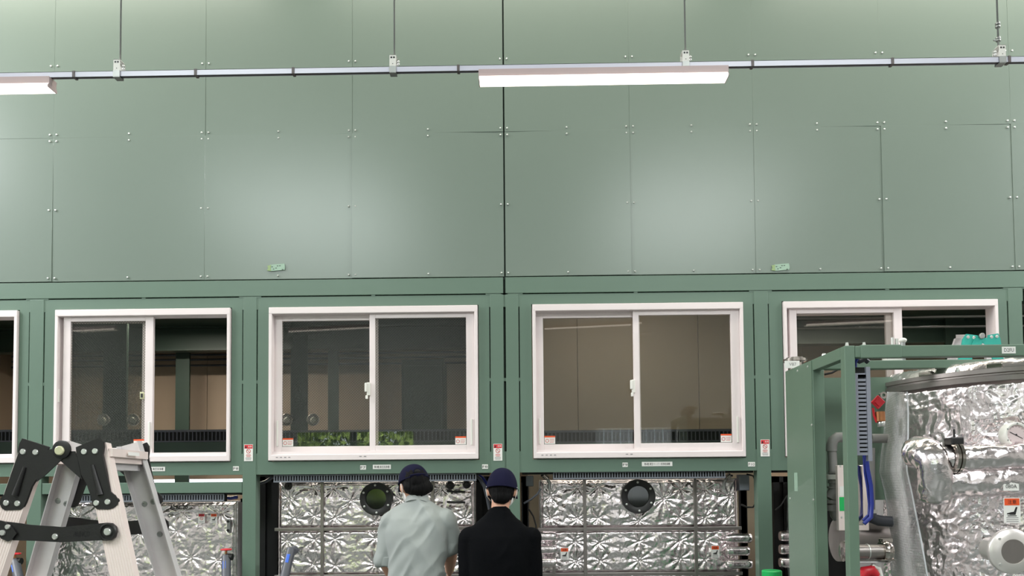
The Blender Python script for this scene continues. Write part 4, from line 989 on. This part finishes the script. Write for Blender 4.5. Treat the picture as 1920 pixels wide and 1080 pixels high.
# upright grey pipe, cross vessel and clamp pipe
d = DM+.2
t = thing('grey_pipe', 'upright grey pipe behind the blue cables', 'pipe', at(1632, 975, d))
MB().tube([at(1632, 840, d), at(1632, 968, d)], .024, 18).build('pipe', 'pvc', t); MB().tube([at(1632, 955, d), at(1632, 962, d)], .034, 18).build('union', 'offwhite', t)
MB().tube([at(1632, 962, d), at(1636, 972, d), at(1648, 976, d), at(1672, 978, d)], .03, 18).build('elbow', 'pvcd', t)
MB().tube([at(1633, 822, d), at(1665, 822, d)], .026, 18).build('branch', 'pvc', t)
tag(MB().tube([at(1570, 1012, d+.16), at(1652, 1012, d+.16)], .125, 36).build('receiver_drum', 'stain'), 'dull steel drum lying behind the clamped pipe', 'drum')
d = D1+.2
t = thing('clamped_pipe', 'polished steel pipe with a clamp running into the plastic wrap', 'pipe', at(1610, 1035, d))
MB().tube([at(1580, 1035, d), at(1663, 1034, d)], .037, 24).build('pipe', 'stain', t)
MB().lathe(at(1583, 1034, d), (1, 0, 0), [(.02, -.01), (.05, -.008), (.056, .01), (.05, .03), (.037, .035)], 28).build('flange', 'chrome', t)
MB().tube([at(1625, 1034.5, d), at(1627, 1034.5, d)], .040, 24).build('weld_ring', 'zinc', t)
q = MB(); q.tube([at(1652, 1034, d), at(1657, 1034, d), at(1663, 1034, d), at(1668, 1034, d)], [.052, .058, .058, .052], 24)
q.box(at(1654, 1018, d-.02), at(1667, 1008, d+.02), bev=.004); q.cyl(at(1650, 1014, d), at(1672, 1014, d), .008, 10); q.box(at(1652, 1052, d-.05), at(1668, 1046, d+.02), bev=.004); q.build('clamp', 'chrome', t)
tag(MB().box(at(1612, 1056, d-.02), at(1660, 1050, d+.05), bev=.003).build('support_rail', 'alud'), 'flat metal rail under the clamped pipe', 'rail')
t = thing('lever_valve', 'red lever valve low between the skid post and the plastic wrap', 'valve', at(1630, 1085, d))
MB().tube([at(1612, 1086, d), at(1622, 1072, d), at(1634, 1070, d), at(1644, 1080, d)], [.022, .03, .03, .02], 16).build('handle', 'redp', t)
MB().tube([at(1634, 1060, d), at(1648, 1066, d), at(1652, 1082, d)], .012, 12).build('bracket', 'offwhite', t); MB().tube([at(1630, 1085, d), at(1630, 1120, d)], .025, 12).build('valve_body', 'brass', t)
d = D1+.32
t = thing('ball_valve', 'brass valve with a red square handle left of the tank top', 'valve', at(1645, 770, d))
MB().tube([at(1650, 772, d), at(1651, 790, d)], .024, 16).build('valve_body', 'brass', t); MB().tube([at(1652, 788, d), at(1653, 800, d)], .02, 8).build('union', 'zinc', t)
c = at(1646, 754, d-.05); q = MB().box((c.x-.026, c.y-.008, c.z-.026), (c.x+.026, c.y+.006, c.z+.026), rot=Matrix.Rotation(math.radians(45), 3, 'Y') @ Matrix.Scale(1, 3), bev=.003)
q.box((c.x-.016, c.y-.014, c.z-.016), (c.x+.016, c.y-.008, c.z+.016), rot=Matrix.Rotation(math.radians(45), 3, 'Y')); q.build('handle', 'redp', t)
MB().tube([at(1637, 765, d), at(1639, 780, d), at(1644, 792, d)], .006, 8).build('handle_cord', 'redp', t)
MB().lathe(at(1657, 741, d-.03), (0, -1, 0), [(.018, -.02), (.018, .0), (.009, .0), (.009, -.02)], 18).build('bleed_port', 'chrome', t)

# ------------------------------------------------------------------ foil wrapped tank with its plastic wrap
DT = 4.42; TC = at(1897, 800, DT); TR = .775; TY = Yd(DT); ZL = Z(682, DT-TR, 1905)
tk = thing('foil_tank', 'large upright foil wrapped tank inside the skid at the right edge', 'tank', (TC.x, TY, 0))
def tank(u, v):
    a = PI+PI*u; z = .95+(ZL-.05-.95)*v; s = TR*a
    h = 1.5*crumple(s*.9, z*.8, 131)+.8*crumple(s*.4+3, z*.4, 77)
    e = np.clip((ZL-.05-z)/.03, .1, 1)
    r = TR-.03+h*e
    return np.stack([TC.x+r*np.cos(a), TY+r*np.sin(a), z], -1)
link('foil_jacket', grid_mesh('foil_jacket', 420, 190, tank), 'foil', tk)
MB().lathe((TC.x, TY, 0), (0, 0, 1), [(.0, .25), (TR-.05, .25), (TR-.035, .95), (TR-.035, ZL-.06), (0, ZL-.06)], 64).build('shell', 'alud', tk)
MB().lathe((TC.x, TY, 0), (0, 0, 1), [(TR-.06, ZL-.065), (TR+.004, ZL-.06), (TR+.006, ZL-.035), (TR-.004, ZL-.03), (TR-.004, ZL-.022), (TR+.004, ZL-.018), (TR+.004, ZL+.004), (TR-.03, ZL+.008)], 96).build('lid_flange', 'stain', tk)
def lid(u, v):
    a = 2*PI*u; r = (TR-.02)*(1-v); h = 1.6*crumple(r*np.cos(a)*1.5, r*np.sin(a)*1.5, 51)
    return np.stack([TC.x+r*np.cos(a), TY+r*np.sin(a), ZL+.008+.03*np.clip(v/.05, 0, 1)+.05*v+h*np.clip(v/.02, 0, 1)], -1)
link('foil_lid', grid_mesh('foil_lid', 260, 60, lid), 'foil', tk)
for k in range(9):
    a = PI*1.08+k*.22; r = TR-.012
    MB().lathe((TC.x+r*math.cos(a), TY+r*math.sin(a), ZL+.004), (0, 0, 1), [(.012, 0), (.012, .012), (.007, .014), (.007, .024), (0, .024)], 6).build('lid_bolt', 'zinc', tk)
for k in (3.62, 4.05):
    R = Matrix.Rotation(k+PI/2, 3, 'Z'); c = Vector((TC.x+(TR-.01)*math.cos(k), TY+(TR-.01)*math.sin(k), ZL+.012)); MB().box(c-Vector((.035, .016, .008)), c+Vector((.035, .016, .014)), rot=R, bev=.003).build('lid_clamp', 'chrome', tk)
yf = TY-TR
dq = yf+DIST
foil_tube('foil_pipe', [at(1745, 862, dq-.02), at(1800, 861, dq-.04), at(1870, 857, dq-.06), at(1960, 852, dq-.05)], .062, tk, 201, 44, .8)
foil_tube('foil_pipe', [at(1770, 905, dq-.0), at(1830, 903, dq-.03), at(1960, 898, dq-.04)], .07, tk, 204, 44, .9)
foil_tube('foil_elbow', [at(1712, 846, dq+.10), at(1735, 850, dq+.02), at(1752, 866, dq-.03), at(1756, 895, dq-.02), at(1753, 935, dq+.03)], .075, tk, 207, 44, .9)
c = at(1786, 858, dq-.04); q = MB(); q.lathe(c, (1, 0, 0), [(.066, -.022), (.082, -.018), (.082, -.003), (.072, -.002), (.072, .002), (.082, .003), (.082, .018), (.066, .022)], 32)
q.build('pipe_clamp', 'chrome', tk)
q = MB().box(c+Vector((-.03, -.05, .06)), c+Vector((.03, .02, .095)), bev=.006); q.cyl(c+Vector((0, -.02, .09)), c+Vector((0, -.02, .135)), .005, 8); q.build('clamp_latch', 'black', tk)
MB().box(c+Vector((-.035, -.03, -.12)), c+Vector((.035, .02, -.07)), bev=.006).build('clamp_latch', 'black', tk)
# gauge
c = at(1905, 815, dq-.06); k = 23*(dq-.06)/F_PX
g = MB().lathe(c, (0, -1, 0), [(k*.9, -.05), (k, -.04), (k, .006), (k*.93, .012), (k*.80, .010), (k*.78, .0), (0, .0)], 44).build('pressure_gauge', 'offwhite', tk); g['label'] = 'white round pressure gauge'
MB().lathe(c+Vector((0, -.0005, 0)), (0, -1, 0), [(k*.78, 0), (k*.78, .001), (0, .001)], 40).build('gauge_face', 'gface', g)
q = MB()
for j in range(13):
    a = math.radians(-45+j*22.5); p = Vector((math.cos(a), 0, math.sin(a))); q.prism([c+p*k*.7+Vector((0, -.0018, 0)), c+p*k*.62+Vector((.002, -.0018, 0)), c+p*k*.62+Vector((-.002, -.0018, .001))], (0, -.0006, 0))
q.prism([c+Vector((-.03, -.003, .014)), c+Vector((.03, -.003, -.018)), c+Vector((.029, -.003, -.02)), c+Vector((-.031, -.003, .011))], (0, -.0008, 0)); q.ell(c+Vector((0, -.003, 0)), (.004, .003, .004)); q.build('needle', 'ink', g)
for j in range(6):
    a = j*PI/3+PI/2; MB().lathe(c+Vector((math.cos(a)*k*.9, -.011, math.sin(a)*k*.9)), (0, -1, 0), [(.004, 0), (.003, .003), (0, .003)], 8).build('screw', 'galv', g)
# polished flange
c = at(1898, 1034, dq-.14); k = 42*(dq-.14)/F_PX
f = MB().lathe(c, (0, -1, 0), [(k*.55, -.16), (k*.55, -.02), (k, -.02), (k, -.004), (k*.97, .0), (k*.57, .010), (k*.54, .010), (k*.54, .006), (0, .006)], 64).build('polished_flange', 'satin', tk)
MB().lathe(c+Vector((0, -.0062, 0)), (0, -1, 0), [(k*.53, -.002), (k*.53, .001), (0, .001)], 48).build('flange_centre', 'stain', f)
for j in range(4):
    a = PI/4+j*PI/2; MB().lathe(c+Vector((math.cos(a)*k*.8, -.004, math.sin(a)*k*.8)), (0, -1, 0), [(.006, 0), (.006, .004), (0, .004)], 6).build('bolt', 'zinc', f)
hot_sticker(tk, 1897, 941, dq-.085, 1.25)
c = at(1896, 912, dq-.105); q = MB().box((c.x-.036, c.y, c.z-.02), (c.x+.036, c.y+.004, c.z+.02)).build('tank_label', 'whst', tk); text('lettering', '080A', (c.x, c.y-.0005, c.z), .018, 'ink', q, width=.052)
# bubble wrap hanging over the left side of the tank
EDGE = [(735, 1664, 1700), (770, 1660, 1702), (820, 1657, 1702), (850, 1652, 1698), (885, 1649, 1700), (920, 1658, 1708), (960, 1665, 1716), (1010, 1667, 1726), (1080, 1672, 1738), (1150, 1676, 1750)]
def wrap(u, v):
    py = 735+415*v; l = np.interp(py, [e[0] for e in EDGE], [e[1] for e in EDGE]); r = np.interp(py, [e[0] for e in EDGE], [e[2] for e in EDGE])
    px = l+(r-l)*u
    d = DT-.12-(.42+.10*np.clip((py-840)/120, 0, 1))*np.sin(u*PI/2)+.012*vnoise(px*.06, py*.03, 17)+.02*np.sin(u*9+py*.012)*np.clip((py-820)/80, 0, 1)
    P = np.zeros(u.shape+(3,))
    for i in range(u.shape[0]):
        for j in range(u.shape[1]): P[i, j] = at(px[i, j], py[i, j], d[i, j])
    return P
bw = tag(link('bubble_wrap', grid_mesh('bubble_wrap', 40, 120, wrap), 'film'), 'clear bubble wrap sheet hanging over the left side of the foil tank', 'plastic wrap')
so = bw.modifiers.new('thickness', 'SOLIDIFY'); so.thickness = .004
vv = np.linspace(0, 1, 60)
for e in (0.0, 1.0):
    pts = wrap(np.full((60, 1), e), vv[:, None])[:, 0, :]
    MB().tube([Vector(p)+Vector((0, -.004, 0)) for p in pts], .0038, 8).build('rolled_edge', 'filmedge', bw)

# ------------------------------------------------------------------ people
def displace(me, fn):
    n = len(me.vertices); co = np.empty(n*3); me.vertices.foreach_get('co', co); co = co.reshape(-1, 3)
    no = np.empty(n*3); me.vertices.foreach_get('normal', no) if False else None
    nn = np.array([v.normal[:] for v in me.vertices]); h = fn(co)
    me.vertices.foreach_set('co', (co+nn*h[:, None]).ravel()); me.update(); return me
def arm_pts(sh, el, wr): return [Vector(sh), Vector(sh).lerp(Vector(el), .5), Vector(el), Vector(el).lerp(Vector(wr), .45), Vector(wr)]
def hand(mb, wr, fw, side, palm):
    """relaxed hand: palm, four unequal bent fingers, thumb from the side"""
    fw = fw.normalized(); lat = fw.cross(palm).normalized()*side
    c = wr+fw*.05
    mb.loft([(wr-fw*.01, lat*.028, palm*.02), (wr+fw*.03, lat*.036, palm*.017), (wr+fw*.075, lat*.04, palm*.014), (wr+fw*.092, lat*.036, palm*.011)], 16)
    for i, (off, ln) in enumerate(((-.030, .066), (-.010, .076), (.010, .07), (.029, .055))):
        b = wr+fw*.085+lat*(-off)
        mb.tube([b-fw*.02, b+fw*ln*.4+palm*.004, b+fw*ln*.75+palm*.018, b+fw*ln*.92+palm*.036], [.0095, .009, .008, .006], 10)
    b = wr+fw*.03+lat*.03
    mb.tube([b-lat*.012, b+lat*.018+fw*.02+palm*.008, b+lat*.028+fw*.05+palm*.018, b+lat*.026+fw*.068+palm*.026], [.013, .0115, .0095, .007], 10)
def person(label, pos, tors, arms, head_c, head_rot, shirt_mt, sleeve_end, trouser_mt, hair_fn, cap_fn, shirt_seed, wr_amp, neck_base):
    """tors: list of (centre, half width, half depth, yaw) from hip to shoulder, local to pos; +Y is where the person faces"""
    p0 = Vector(pos); t = thing('person', label, 'person', p0)
    L = lambda v: p0+Vector(v)
    R = head_rot
    H = lambda x, y, z: p0+Vector(head_c)+R @ Vector((x, y, z))     # head space: +y face, z up, origin mid head
    b = MB()
    for s in (-1, 1):                                               # legs
        b.tube([L((s*.09, 0, .92)), L((s*.10, .01, .70)), L((s*.105, .02, .48)), L((s*.105, .0, .28)), L((s*.105, -.02, .09))], [.085, .075, .055, .052, .038], 16)
        b.ell(L((s*.11, .05, .05)), (.045, .12, .04))
    b.loft([(L(c), Vector((w*.8, 0, 0)), Vector((0, dd*.8, 0))) for c, w, dd in tors], 24)
    nb = Vector(neck_base)
    b.tube([L(nb-Vector((0, .0, .06))), L(nb), L(nb.lerp(Vector(head_c), .6)), L(head_c)], [.056, .055, .054, .055], 18)
    b.ell(H(0, 0, .01), (.077, .098, .112), rot=R); b.ell(H(0, .03, -.055), (.058, .07, .062), rot=R)
    b.ell(H(0, .10, -.015), (.014, .024, .022), rot=R); b.tube([H(0, .092, .02), H(0, .112, -.018)], [.008, .013], 10)
    for s in (-1, 1):
        b.ell(H(s*.083, -.008, -.012), (.011, .021, .034), rot=R @ Matrix.Rotation(s*-.35, 3, 'Z')); b.ell(H(s*.03, .086, .012), (.013, .008, .008), rot=R)
    b.ell(H(0, .093, -.062), (.024, .01, .008), rot=R)
    for s, (sh, el, wr) in zip((-1, 1), arms):
        sh, el, wr = L(sh), L(el), L(wr)
        b.ell(sh, (.05, .05, .05)); b.tube([sh, sh.lerp(el, .5), el, el.lerp(wr, .35), wr], [.05, .044, .039, .041, .027], 18)
        fw = (wr-el); hand(b, wr, fw, -s, Vector((-s*.8, .3, -.2)).normalized().cross(fw.normalized()).cross(fw.normalized())*-1)
    me = remeshed(b, .007, 3); me.name = 'body'; link('body', me, 'skin', t)
    # shirt
    b = MB(); b.loft([(L(c), Vector((w, 0, 0)), Vector((0, dd, 0))) for c, w, dd in tors], 28)
    for s, (sh, el, wr) in zip((-1, 1), arms):
        sh, el, wr = L(sh), L(el), L(wr)
        if sleeve_end <= 1:
            e = sh.lerp(el, sleeve_end) if sleeve_end < 1 else el
            b.ell(sh, (.072, .075, .072)); b.tube([sh, sh.lerp(e, .45), sh.lerp(e, .85), e], [.07, .066, .060, .056], 18)
            ax = (e-sh).normalized(); b.tube([e-ax*.05, e-ax*.045, e, e+ax*.012], [.052, .064, .064, .052], 18)
        else: b.ell(sh, (.072, .075, .072)); b.tube([sh, sh.lerp(el, .5), el, el.lerp(wr, .5), el.lerp(wr, .93)], [.070, .064, .058, .052, .042], 18)
    b.tube([L(nb-Vector((0, -.01, .05))), L(nb), L(nb+Vector((0, .012, .028)))], [.09, .07, .064], 20)
    me = remeshed(b, .008, 6)
    def wrinkle(co):
        x, y, z = (co-np.array(p0)).T
        w = (np.abs(2*vnoise(x*7+z*3.5+y*3, z*2.6-x*2.0, shirt_seed)-1)-.5)*.020+(np.abs(2*vnoise(x*16-z*9, z*7+y*6, shirt_seed+1)-1)-.5)*.008
        return -w*wr_amp
    displace(me, wrinkle); me.name = 'shirt'; sh_o = link('shirt', me, shirt_mt, t)
    if sleeve_end <= 1:
        for s, (sh, el, wr) in zip((-1, 1), arms):
            sh, el = L(sh), L(el); e = sh.lerp(el, sleeve_end) if sleeve_end < 1 else el; ax = (e-sh).normalized()
            MB().tube([e-ax*.055, e-ax*.04, e-ax*.005, e+ax*.01, e+ax*.006], [.06, .073, .073, .069, .055], 28).build('rolled_cuff', shirt_mt, sh_o)
        nb2 = L(nb+Vector((0, .008, .0))); MB().tube([nb2-Vector((0, .012, .02)), nb2+Vector((0, .003, .012)), nb2+Vector((0, .010, .034))], [.080, .071, .066], 28).build('collar', shirt_mt, sh_o)
    b = MB()
    b.loft([(L((0, 0, .80)), Vector((.165, 0, 0)), Vector((0, .115, 0))), (L((0, 0, .95)), Vector((.165, 0, 0)), Vector((0, .12, 0))), (L((0, 0, 1.0)), Vector((.155, 0, 0)), Vector((0, .11, 0)))], 24)
    for s in (-1, 1): b.tube([L((s*.085, 0, .86)), L((s*.095, .01, .68)), L((s*.105, .02, .46)), L((s*.105, .0, .25)), L((s*.105, -.01, .08))], [.095, .088, .07, .068, .064], 18)
    me = remeshed(b, .01, 4); me.name = 'trousers'; link('trousers', me, trouser_mt, t)
    for s in (-1, 1):
        b = MB(); b.ell(L((s*.11, .06, .045)), (.052, .14, .045)); b.box(L((s*.11-.045, -.07, 0)), L((s*.11+.045, .18, .02)), bev=.01); b.build('shoe', 'blackrub', t)
    hair_fn(t, H, R); cap_fn(t, H, R)
    # mask with ear loops
    q = MB(); q.ell(H(0, .062, -.05), (.068, .058, .055), rot=R); mo = q.build('face_mask', 'mask', t)
    for s in (-1, 1): MB().tube([H(s*.07, .05, -.03), H(s*.086, .012, .008), H(s*.092, -.022, .012), H(s*.094, -.036, -.012), H(s*.086, -.022, -.048), H(s*.07, .04, -.065)], .0022, 6).build('ear_loop', 'mask', mo)
    return t
def cap_opening(o, K, zlow):
    arc = [(-PI/2+a, ) for a in np.linspace(-.27, .27, 13)]
    pts = []
    for k, (a,) in enumerate(arc):
        h = .034*math.sqrt(max(0, 1-((k-6)/6)**2)); f = h/.11
        pts.append(K(.0962*math.cos(a)*math.cos(f), .1125*math.sin(a)*math.cos(f), zlow+.026+h*.75))
    base = [K(.0975*math.cos(a), .1135*math.sin(a), zlow+.026) for (a,) in arc]
    q = MB()
    for k in range(12): q._add([base[k], base[k+1], pts[k+1], pts[k]], [(0, 1, 2, 3)], 0, True)
    qo = q.build('back_opening', 'navyd', o); m = qo.modifiers.new('thickness', 'SOLIDIFY'); m.thickness = .002
    MB().tube(pts, .0025, 6).build('opening_trim', 'navy', o)
    st = [K(.0985*math.cos(-PI/2+a), .1145*math.sin(-PI/2+a), zlow+.012) for a in np.linspace(-.5, .5, 9)]
    MB().tube(st, .006, 8).build('strap', 'navy', o)
def cap(t, H, R, zlow, tilt, opening=True):
    T = Matrix.Rotation(tilt, 3, 'X')
    K = lambda x, y, z: H(*(T @ Vector((x, y, z))))
    def crown(u, v):
        a = 2*PI*u; f = v*PI/2; rx, ry, rz = .094, .110, .108
        sq = 1+.012*np.abs(np.cos(3*a))
        x = rx*np.cos(a)*np.cos(f)**.85*sq; y = ry*np.sin(a)*np.cos(f)**.85*sq; z = zlow+(.132-zlow)*np.sin(f)**1.02
        z = z+np.where((np.sin(a) < -.72) & (v < .34), 0, 0)
        P = np.zeros(u.shape+(3,))
        for i in range(u.shape[0]):
            for j in range(u.shape[1]): P[i, j] = K(x[i, j], y[i, j], z[i, j])
        return P
    o = link('cap', grid_mesh('cap', 73, 24, crown), 'navy', t)
    m = o.modifiers.new('thickness', 'SOLIDIFY'); m.thickness = .003
    MB().lathe(K(0, 0, .131), R @ T @ Vector((0, 0, 1)), [(.007, -.002), (.006, .003), (0, .004)], 12).build('cap_button', 'navy', o)
    q = MB().tube([K(.0955*math.cos(a), .1115*math.sin(a), zlow+.004) for a in np.linspace(0, 2*PI, 49)], .0045, 6); q.build('sweatband', 'navy', o)
    # opening with strap at the back
    if opening:
      cap_opening(o, K, zlow)
    def br(u, v):
        a = PI/2+(u-.5)*2.1; r = 1+.62*v*np.cos((u-.5)*PI)**.6
        P = np.zeros(u.shape+(3,)); x = .094*np.cos(a)*(1+.12*v); y = .110*np.sin(a)*r; z = zlow+.004-.012*v-.03*((u-.5)*2)**2*v
        for i in range(u.shape[0]):
            for j in range(u.shape[1]): P[i, j] = K(x[i, j], y[i, j], z[i, j])
        return P
    bo = link('brim', grid_mesh('brim', 25, 9, br), 'navy', o); m = bo.modifiers.new('thickness', 'SOLIDIFY'); m.thickness = .004
def hair_mesh(t, H, R, parts, seed):
    b = MB()
    for c, r in parts: b.ell(H(*c), r, rot=R)
    me = remeshed(b, .006, 3)
    displace(me, lambda co: (vnoise(co[:, 0]*130+co[:, 1]*60, co[:, 2]*26, seed)-.5)*.008)
    me.name = 'hair'; link('hair', me, 'hair', t)

# person in the grey shirt, leaning towards the porthole
d = 4.62; c1 = at(783, 1000, d); k = d/F_PX
headA = at(776, 911, d-.0); pA = (c1.x, c1.y-.12, 0)
rel = lambda p, q=(0, 0, 0): Vector(p)-Vector(pA)+Vector(q)
hA = rel(at(777, 910, d)); hA.y = .13
RA = Euler((math.radians(-14), math.radians(-5), math.radians(24))).to_matrix()
person('person in a grey green work shirt and navy cap leaning towards the porthole', pA,
       [((.005, -.01, .86), .168, .125), ((.005, .0, .98), .162, .122), ((.006, .02, 1.12), .158, .122), ((.008, .045, 1.24), .176, .124), ((.006, .062, 1.33), .196, .118), ((.004, .075, 1.40), .196, .105), ((.002, .088, 1.45), .158, .085), ((.0, .098, 1.49), .108, .07), ((.0, .104, 1.515), .07, .062)],
       [((-.150, .07, 1.372), (-.180, .055, 1.12), (-.145, .24, 1.0)), ((.168, .075, 1.378), (.205, .12, 1.20), (.175, .33, 1.05))],
       hA, RA, 'shirt', .96, 'trous',
       lambda t, H, R: hair_mesh(t, H, R, [((0, -.012, .02), (.088, .104, .102)), ((.012, -.058, -.035), (.078, .052, .052)), ((.05, -.045, -.028), (.052, .055, .045)), ((-.05, -.045, -.018), (.038, .045, .04))], 5),
       lambda t, H, R: cap(t, H, R, .022, math.radians(-4)), 41, 1.6, (0.0, .108, 1.505))
# person in black
d = 4.5; c2 = at(938, 1000, d); pB = (c2.x, c2.y-.06, 0)
hB = Vector(at(941, 918, d))-Vector(pB); hB.y = .075
RB = Euler((math.radians(-10), math.radians(2), math.radians(-3))).to_matrix()
person('person in a black long sleeved top and navy cap, seen from behind', pB,
       [((.0, .0, .86), .19, .135), ((.0, .0, 1.0), .185, .13), ((.0, .005, 1.13), .186, .13), ((.0, .015, 1.22), .20, .128), ((-.001, .025, 1.29), .205, .115), ((-.002, .033, 1.345), .180, .095), ((-.003, .042, 1.385), .130, .078), ((-.004, .048, 1.415), .092, .068), ((-.004, .052, 1.44), .070, .062)],
       [((-.178, .03, 1.282), (-.190, .0, 1.03), (-.18, .2, .90)), ((.178, .03, 1.282), (.190, .0, 1.03), (.18, .2, .90))],
       hB, RB, 'blk', 2, 'trousb',
       lambda t, H, R: hair_mesh(t, H, R, [((0, -.006, .0), (.083, .096, .088)), ((0, -.052, -.045), (.062, .044, .052))], 9),
       lambda t, H, R: cap(t, H, R, -.004, math.radians(-4), False), 43, .5, (-.004, .055, 1.425))
bpy.context.view_layer.update()
